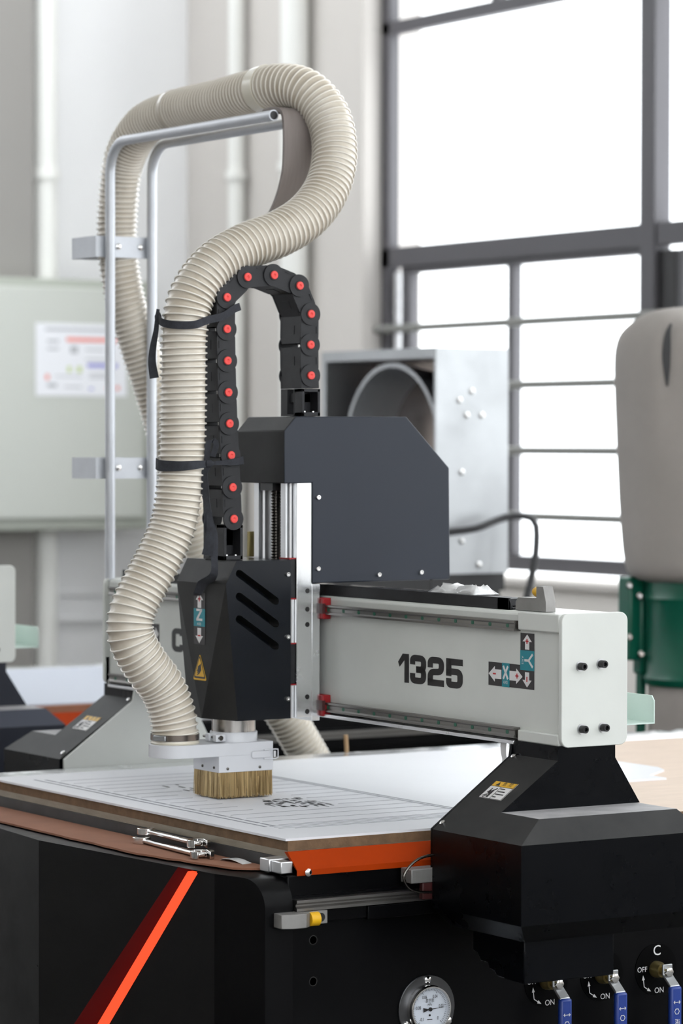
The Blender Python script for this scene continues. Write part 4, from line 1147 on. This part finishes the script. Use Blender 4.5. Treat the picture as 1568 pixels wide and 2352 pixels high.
# ------------------------------------------------------------------ hose frame
hf = thing('hose_frame', (-1.66, 0.55, 1.04), 'bent silver tube frame on the far end of the gantry carrying the hose', 'tube frame')
for y, xe in ((0.490, -0.878), (0.606, -0.905)):
    arc = [(-1.66+0.075*(1-math.cos(PI/2*k/8)), y, 2.36-0.075*(1-math.sin(PI/2*k/8))) for k in range(9)]
    path = [(-1.66, y, 1.04+0.05*k) for k in range(25)]+arc+[(xe+(-1.585-xe)*(1-k/12), y, 2.36) for k in range(1, 13)]
    b = nb(); tube(b, path, 0.0125, 18); ft = obj('bent_tube', b, M['tubepaint'], hf)
    b = nb(); lathe(b, (xe+0.0003, y, 2.36), (1, 0, 0), [(0, 0.0095), (0.0004, 0.0095)], 20); obj('tube_opening', b, M['ink'], ft)
for z in (2.106, 1.562):
    b = nb(); box(b, -1.676, -1.672, 0.457, 0.600, z-0.025, z+0.027); box(b, -1.80, -1.676, 0.457, 0.460, z-0.025, z+0.027); box(b, -1.80, -1.797, 0.46, 0.600, z-0.025, z+0.027)
    bk = obj('hose_bracket', b, M['tubepaint'], hf)
    for y in (0.519, 0.581): inst('screw', sc, bk, (-1.672, y, z+0.002))
b = nb(); box(b, -1.664, -1.650, 0.474, 0.62, 1.04, 1.10); obj('mounting_plate', b, M['tubepaint'], hf)

fp = nb()
prof = [(-0.95, 2.376), (-0.90, 2.377), (-0.868, 2.368), (-0.858, 2.335), (-0.857, 2.28), (-0.862, 2.235), (-0.885, 2.185), (-0.913, 2.150), (-0.925, 2.140)]
pp = spline([(x, 0, z) for x, z in prof], 0.012)
cols = []
for i, (p_, t, u, w_) in enumerate(frames(pp)):
    n_ = t.cross(Vector((0, 1, 0))).normalized()
    cols.append([fp.verts.new((p_.x+n_.x*s*0.004, y, p_.z+n_.z*s*0.004)) for s, y in ((1, 0.503), (1, 0.600), (-1, 0.600), (-1, 0.503))])
for A, B in zip(cols[:-1], cols[1:]):
    for k in range(4): fp.faces.new((A[k], A[(k+1) % 4], B[(k+1) % 4], B[k]))
fp.faces.new(cols[0][::-1]); fp.faces.new(cols[-1])
tag(obj('rubber_flap', fp, M['rubber'], loc=(-0.9, 0.55, 2.14)), 'grey-brown rubber flap hanging off the open end of the tube frame', 'flap')

# ------------------------------------------------------------------ dust hose
hp = [(-0.70, 0.14, 0.983), (-0.70, 0.139, 1.012), (-0.702, 0.134, 1.046), (-0.705, 0.112, 1.101), (-0.705, 0.072, 1.150), (-0.705, 0.036, 1.210), (-0.705, 0.036, 1.258), (-0.705, 0.062, 1.312), (-0.705, 0.097, 1.368),
      (-0.705, 0.138, 1.450), (-0.705, 0.153, 1.525), (-0.705, 0.159, 1.590), (-0.705, 0.162, 1.688), (-0.705, 0.163, 1.781), (-0.705, 0.165, 1.865), (-0.705, 0.180, 1.934), (-0.705, 0.232, 2.003), (-0.71, 0.315, 2.050),
      (-0.72, 0.409, 2.083), (-0.735, 0.491, 2.127), (-0.76, 0.559, 2.194), (-0.79, 0.596, 2.28), (-0.83, 0.600, 2.364), (-0.885, 0.577, 2.420), (-0.96, 0.556, 2.437), (-1.045, 0.548, 2.434), (-1.226, 0.547, 2.426), (-1.436, 0.547, 2.420),
      (-1.60, 0.546, 2.395), (-1.69, 0.545, 2.325), (-1.722, 0.545, 2.22), (-1.728, 0.547, 2.106), (-1.726, 0.565, 1.99), (-1.722, 0.60, 1.88), (-1.722, 0.647, 1.753), (-1.73, 0.702, 1.601), (-1.74, 0.783, 1.391),
      (-1.74, 0.866, 1.213), (-1.74, 0.969, 1.032), (-1.74, 1.078, 0.870), (-1.75, 1.153, 0.754), (-1.80, 1.25, 0.55), (-1.85, 1.33, 0.3), (-1.88, 1.36, 0.06)]
ho = thing('dust_hose', (-0.70, 0.14, 0.982), 'long cream ribbed suction hose snaking from the brush shoe over the tube frame', 'hose')
PITCH = 0.0136; NS = 6; step = PITCH/NS
path = spline(hp, step); FR = frames(path)
NA = 40; R0, RC = 0.0497, 0.0032
b = nb(); rings = []
for i, (p, t, u, w_) in enumerate(FR):
    ring = []
    for k in range(NA):
        th = 2*PI*k/NA
        ph = (i/NS-k/NA) % 1.0
        r_ = R0-RC*math.sin(PI*ph)**0.8
        ring.append(b.verts.new(p+(u*math.cos(th)+w_*math.sin(th))*r_))
    rings.append(ring)
for A, B in zip(rings[:-1], rings[1:]):
    for k in range(NA): b.faces.new((A[k], A[(k+1) % NA], B[(k+1) % NA], B[k]))
obj('hose_wall', b, M['hose'], ho, angle=180)
# spiral wire
b = nb(); turns = (len(FR)-1)/NS; NSEG = 28; NW = 5
rings = []
for q in range(int(turns*NSEG)):
    a = q/NSEG
    f = a*NS; i = min(int(f), len(FR)-2); fr_ = f-i
    th = 2*PI*(a % 1.0)
    def pt(i, r_): p, t, u, w_ = FR[i]; return p+(u*math.cos(th)+w_*math.sin(th))*r_
    c0 = pt(i, R0)*(1-fr_)+pt(i+1, R0)*fr_
    t = FR[i][1]; rad = (FR[i][2]*math.cos(th)+FR[i][3]*math.sin(th))
    rings.append([b.verts.new(c0+(rad*math.cos(2*PI*k/NW)+t*math.sin(2*PI*k/NW))*0.0021) for k in range(NW)])
for A, B in zip(rings[:-1], rings[1:]):
    for k in range(NW): b.faces.new((A[k], A[(k+1) % NW], B[(k+1) % NW], B[k]))
obj('spiral_wire', b, M['wire'], ho, angle=180)
def sleeve(name, i0, i1, r_, mm, label=None):
    bm = nb(); tube(bm, [FR[i][0] for i in range(i0, i1)], r_, 40, caps=True); return obj(name, bm, M[mm], ho, label=label)
def idx(pt): return min(range(len(path)), key=lambda i: (path[i]-Vector(pt)).length)
i0 = idx((-1.00, 0.552, 2.437)); sleeve('joining_sleeve', i0, i0+16, 0.0535, 'cuff')
i0 = idx((-1.42, 0.547, 2.421)); sleeve('joining_sleeve', i0, i0+8, 0.0525, 'hose')
b = nb(); lathe(b, (-0.70, 0.14, 0), (0, 0, 1), [(0.9812, 0.0515), (0.984, 0.053), (0.988, 0.0505), (1.004, 0.0505)], 48); obj('hose_cuff', b, M['cuff'], ho)
b = nb(); lathe(b, (-0.70, 0.1397, 0), (0, 0, 1), [(0.9895, 0.0508), (0.9895, 0.0525), (1.0025, 0.0525), (1.0025, 0.0508)], 48, closed=True); hc = obj('hose_clamp', b, M['dkband'], ho)
cf = Vector((0.53*-0.55+0.848*0.83, 0.848*-0.55-0.53*0.83, 0)).normalized()
b = nb(); c0 = Vector((-0.70, 0.1397, 0.996)); pz = c0+cf*0.054; tg = Vector((-cf.y, cf.x, 0))
quadbox(b, [pz-tg*0.016-cf*0.003+Vector((0, 0, -0.006)), pz+tg*0.016-cf*0.003+Vector((0, 0, -0.006)), pz+tg*0.016+cf*0.003+Vector((0, 0, -0.006)), pz-tg*0.016+cf*0.003+Vector((0, 0, -0.006))],
        [pz-tg*0.016-cf*0.003+Vector((0, 0, 0.006)), pz+tg*0.016-cf*0.003+Vector((0, 0, 0.006)), pz+tg*0.016+cf*0.003+Vector((0, 0, 0.006)), pz-tg*0.016+cf*0.003+Vector((0, 0, 0.006))])
obj('clamp_housing', b, M['galv'], hc, bevel=0.002)

# cloth ties around hose and chain
cr = Vector((0.53, 0.848, 0)); cfw = Vector((0.848, -0.53, 0))
def around(c, r_, a): return Vector(c)+(cr*math.cos(a)+cfw*math.sin(a))*r_
t1 = thing('cloth_tie', (-0.705, 0.165, 1.78), 'dark cloth tie slanting up from the hose to the chain, upper one', 'tie')
c = (-0.705, 0.1645, 0)
pts = [around(c, 0.0545, PI-0.0)+Vector((0, 0, 1.897)), around(c, 0.0545, PI*0.85)+Vector((0, 0, 1.884)), around(c, 0.0545, PI*0.6)+Vector((0, 0, 1.876)), around(c, 0.0545, PI*0.35)+Vector((0, 0, 1.877)),
       around(c, 0.058, PI*0.14)+Vector((0, 0, 1.888)), Vector((-0.6605, 0.238, 1.898)), Vector((-0.6605, 0.262, 1.913)), Vector((-0.6625, 0.278, 1.919))]
b = nb(); ribbon(b, pts, 0.0165, (0, 0, 1), th=0.002); obj('band', b, M['cloth'], t1)
b = nb(); k0 = around(c, 0.056, PI); ribbon(b, [k0+Vector((0, 0, 1.912)), k0+cr*-0.002+Vector((0, 0, 1.895)), k0+cr*-0.004+Vector((0, 0, 1.868)), k0-cr*0.010+Vector((0, 0, 1.835)), k0-cr*0.013+Vector((0, 0, 1.80)), k0-cr*0.008+Vector((0, 0, 1.764))], lambda f: 0.007+0.013*f, cr, th=0.002); obj('tail', b, M['cloth'], t1)
b = nb(); lathe(b, k0+Vector((0, 0, 1.893)), (0, 0, 1), [(-0.012, 0.003), (-0.006, 0.007), (0.004, 0.0075), (0.012, 0.004)], 12); obj('knot', b, M['cloth'], t1)
t2 = thing('cloth_tie', (-0.70, 0.18, 1.30), 'dark cloth tie knotted level around the hose with long dangling tails, lower one', 'tie')
c = (-0.705, 0.158, 0)
pts = [around(c, 0.0545, PI)+Vector((0, 0, 1.581)), around(c, 0.0545, PI*0.8)+Vector((0, 0, 1.577)), around(c, 0.0545, PI*0.5)+Vector((0, 0, 1.576)), around(c, 0.0545, PI*0.25)+Vector((0, 0, 1.579)), around(c, 0.057, PI*0.06)+Vector((0, 0, 1.581))]
b = nb(); ribbon(b, pts, lambda f: 0.024-0.011*f*f, (0, 0, 1), th=0.002); obj('band', b, M['cloth'], t2)
kn = around(c, 0.060, PI*0.06)+Vector((0, 0, 1.581))
b = nb(); lathe(b, kn, cr, [(-0.011, 0.005), (-0.004, 0.0095), (0.004, 0.0085), (0.010, 0.004)], 14); obj('knot', b, M['cloth'], t2)
b = nb(); ribbon(b, [kn, Vector((-0.658, 0.235, 1.583)), Vector((-0.6605, 0.262, 1.585)), Vector((-0.663, 0.287, 1.588))], lambda f: 0.006+0.012*f, (0, 0, 1), th=0.002); obj('cross_strip', b, M['cloth'], t2)
b = nb(); ribbon(b, [kn-cr*0.005, kn+cfw*0.006+cr*-0.003+Vector((0, 0, 0.02)), kn+cr*0.001+cfw*0.004+Vector((0, 0, 0.047)), kn+cr*0.008+Vector((0, 0, 0.05)), kn+cr*0.016+cfw*0.004+Vector((0, 0, 0.044)), kn+cr*0.009+cfw*0.006+Vector((0, 0, 0.015))], lambda f: 0.012, cr+Vector((0, 0, 0.25)), th=0.002); obj('loop', b, M['cloth'], t2)
b = nb(); ribbon(b, [kn-cr*0.004, kn-cr*0.014+cfw*0.004+Vector((0, 0, -0.02)), kn-cr*0.008+Vector((0, 0, -0.06)), kn-cr*0.001+Vector((0, 0, -0.105)), kn-cr*0.0+Vector((0, 0, -0.125)), kn+cr*0.008+Vector((0, 0, -0.16)), kn+cr*0.012+Vector((0, 0, -0.205)), kn+cr*0.012+cfw*0.004+Vector((0, 0, -0.235)),
                 Vector((-0.712, 0.212, 1.318)), Vector((-0.726, 0.209, 1.300)), Vector((-0.735, 0.213, 1.296))],
                  lambda f: 0.02+0.006*math.sin(f*17), lambda f: cr+cfw*0.5*math.sin(f*9), th=0.002); obj('tail', b, M['cloth'], t2)
b = nb(); ribbon(b, [kn+cr*0.0+Vector((0, 0, -0.105)), kn+cr*0.003+cfw*0.008+Vector((0, 0, -0.135)), kn+cr*0.002+cfw*0.01+Vector((0, 0, -0.17)), kn-cr*0.003+cfw*0.006+Vector((0, 0, -0.196))], lambda f: 0.010+0.014*f, cr, th=0.002); obj('short_tail', b, M['cloth'], t2)

# ------------------------------------------------------------------ small things
# cardboard on the front ledge
ptsn = [(-1.34, -0.10), (-1.15, -0.128)]
x = -1.12
while x < -0.34: ptsn.append((x, -0.130+random.uniform(-0.0025, 0.0025))); x += 0.05
ptsn += [(-0.32, -0.120), (-0.27, -0.117), (-0.24, -0.104), (-0.2, -0.102), (-0.14, -0.088), (-0.08, -0.076), (-0.055, -0.05), (-0.036, -0.02), (-0.036, -0.008), (-1.34, -0.008)]
b = nb(); prism(b, ptsn, 'z', 0.7965, 0.8005); tag(obj('cardboard_strip', b, M['card'], loc=(-0.7, -0.06, 0.7965)), 'long torn strip of brown cardboard on the front ledge under the wrenches', 'cardboard')

def wrench(p0, p1, z, tilt, label, roll=0.0):
    d = Vector((p1[0]-p0[0], p1[1]-p0[1], 0)); L = d.length; d.normalize(); s = Vector((-d.y, d.x, 0)); o = Vector((p0[0], p0[1], z))
    t = thing('wrench', (p0[0], p0[1], z), label, 'wrench', 'wrenches on the cardboard')
    Q = lambda a, c, h=0.0: o+d*a+s*c+Vector((0, 0, h+tilt*a))
    def slab(outline, h0, h1, name, bev=0.0012):
        bm = nb()
        A = [bm.verts.new(Q(a, c, h0)) for a, c in outline]; B = [bm.verts.new(Q(a, c, h1)) for a, c in outline]
        bm.faces.new(A[::-1]); bm.faces.new(B)
        for i in range(len(A)): bm.faces.new((A[i], A[(i+1) % len(A)], B[(i+1) % len(A)], B[i]))
        return obj(name, bm, M['chrome'], t, bevel=bev)
    slab([(0.018, -0.0065), (L-0.018, -0.0085), (L-0.018, 0.0085), (0.018, 0.0065)], 0.0015, 0.0105, 'shaft', 0.003)
    def jaw(c, r_, ang, open_w):
        out = []
        for k in range(25):
            a = ang+math.radians(32)+math.radians(296)*k/24
            out.append((c+r_*math.cos(a), r_*math.sin(a)))
        ca_, sa_ = math.cos(ang), math.sin(ang)
        for uu, vv_ in ((r_*0.8, -open_w), (-r_*0.25, -open_w), (-r_*0.45, 0), (-r_*0.25, open_w), (r_*0.8, open_w)):
            out.append((c+uu*ca_-vv_*sa_, uu*sa_+vv_*ca_))
        return out
    slab(jaw(0.014, 0.019, math.radians(165), 0.0085), 0.0, 0.013, 'open_jaw')
    slab(jaw(L-0.018, 0.024, math.radians(-15), 0.011), 0.0, 0.015, 'open_jaw')
wrench((-0.515, -0.048), (-0.205, -0.064), 0.8005, 0.004, 'nearer of the two chrome wrenches lying crossed on the cardboard strip')
wrench((-0.535, -0.027), (-0.275, -0.032), 0.816, -0.005, 'farther chrome wrench resting on the other one on the cardboard strip')
b = nb(); ribbon(b, [(-0.188, -0.03, 0.801), (-0.17, -0.033, 0.8055), (-0.14, -0.03, 0.806), (-0.11, -0.026, 0.801)], 0.022, (0, 1, 0), th=0.001); tag(obj('plastic_scrap', b, M['film'], loc=(-0.15, -0.03, 0.8)), 'curled scrap of pale plastic on the cardboard beside the wrenches', 'plastic scrap')

# crumpled film on the beam and shred hanging under it
def crumple(name, x0, x1, y0, y1, z0, h, nx, ny, label, seed):
    rnd = random.Random(seed); bm = nb(); g = []
    for i in range(nx+1):
        row = []
        for j in range(ny+1):
            e_ = min(i, nx-i, j, ny-j)
            row.append(bm.verts.new((x0+(x1-x0)*i/nx+rnd.uniform(-0.004, 0.004), y0+(y1-y0)*j/ny+rnd.uniform(-0.004, 0.004), z0+(0 if e_ == 0 else h*rnd.uniform(0.3, 1.0)))))
        g.append(row)
    for i in range(nx):
        for j in range(ny): bm.faces.new((g[i][j], g[i+1][j], g[i+1][j+1], g[i][j+1]))
    o = obj(name, bm, M['film'], loc=((x0+x1)/2, (y0+y1)/2, z0), angle=180)
    sd = o.modifiers.new('solid', 'SOLIDIFY'); sd.thickness = 0.0006
    return tag(o, label, 'plastic film')
crumple('plastic_film', -0.33, -0.16, 0.545, 0.61, 1.312, 0.02, 12, 6, 'crumpled white plastic film lying on the gantry cable tray', 3)
crumple('plastic_film', -1.41, -1.33, 1.75, 2.40, 0.8585, 0.014, 5, 22, 'crumpled white film along the far bed edge beside the dust collector', 5)
b = nb(); ribbon(b, [(0.035, 0.485, 1.036), (0.034, 0.484, 1.01), (0.036, 0.486, 0.985), (0.032, 0.483, 0.965), (0.035, 0.485, 0.945)], lambda f: 0.018*(1-0.75*f), (1, 0.2, 0), th=0.0006)
ribbon(b, [(0.030, 0.487, 0.995), (0.024, 0.488, 0.975), (0.016, 0.488, 0.968)], 0.005, (1, 0, 0.4), th=0.0006)
tag(obj('film_shred', b, M['film'], loc=(0.035, 0.485, 1.035)), 'shred of white plastic hanging under the gantry beam', 'plastic film')
b = nb(); cyl(b, (-1.50, 1.092, 0.60), (-1.50, 1.074, 0.892), 0.0055, n=12); cyl(b, (-1.50, 1.092, 0.0), (-1.50, 1.092, 0.60), 0.0055, n=12)
tag(obj('wooden_stick', b, mat('pale_wood', lin(196, 160, 120), 0.6, var=0.2, scale=30), loc=(-1.50, 1.09, 0)), 'thin wooden stick poking up behind the far edge of the bed', 'stick')

# repeats share a group
for o in COL.objects:
    if o.parent is None:
        k = o.name.split('.')[0]
        g = dict(wall_pipe='white pipes on the workshop walls', cloth_tie='dark cloth ties holding hose and chain', router_base='black router bases', gantry='white router gantries',
                 backing_board='taped backing boards on the router beds', spoilboard='spoilboards on the router beds', plastic_sheet='white plastic sheets on the router beds',
                 plastic_film='crumpled pieces of plastic film').get(k)
        if g: o['group'] = g
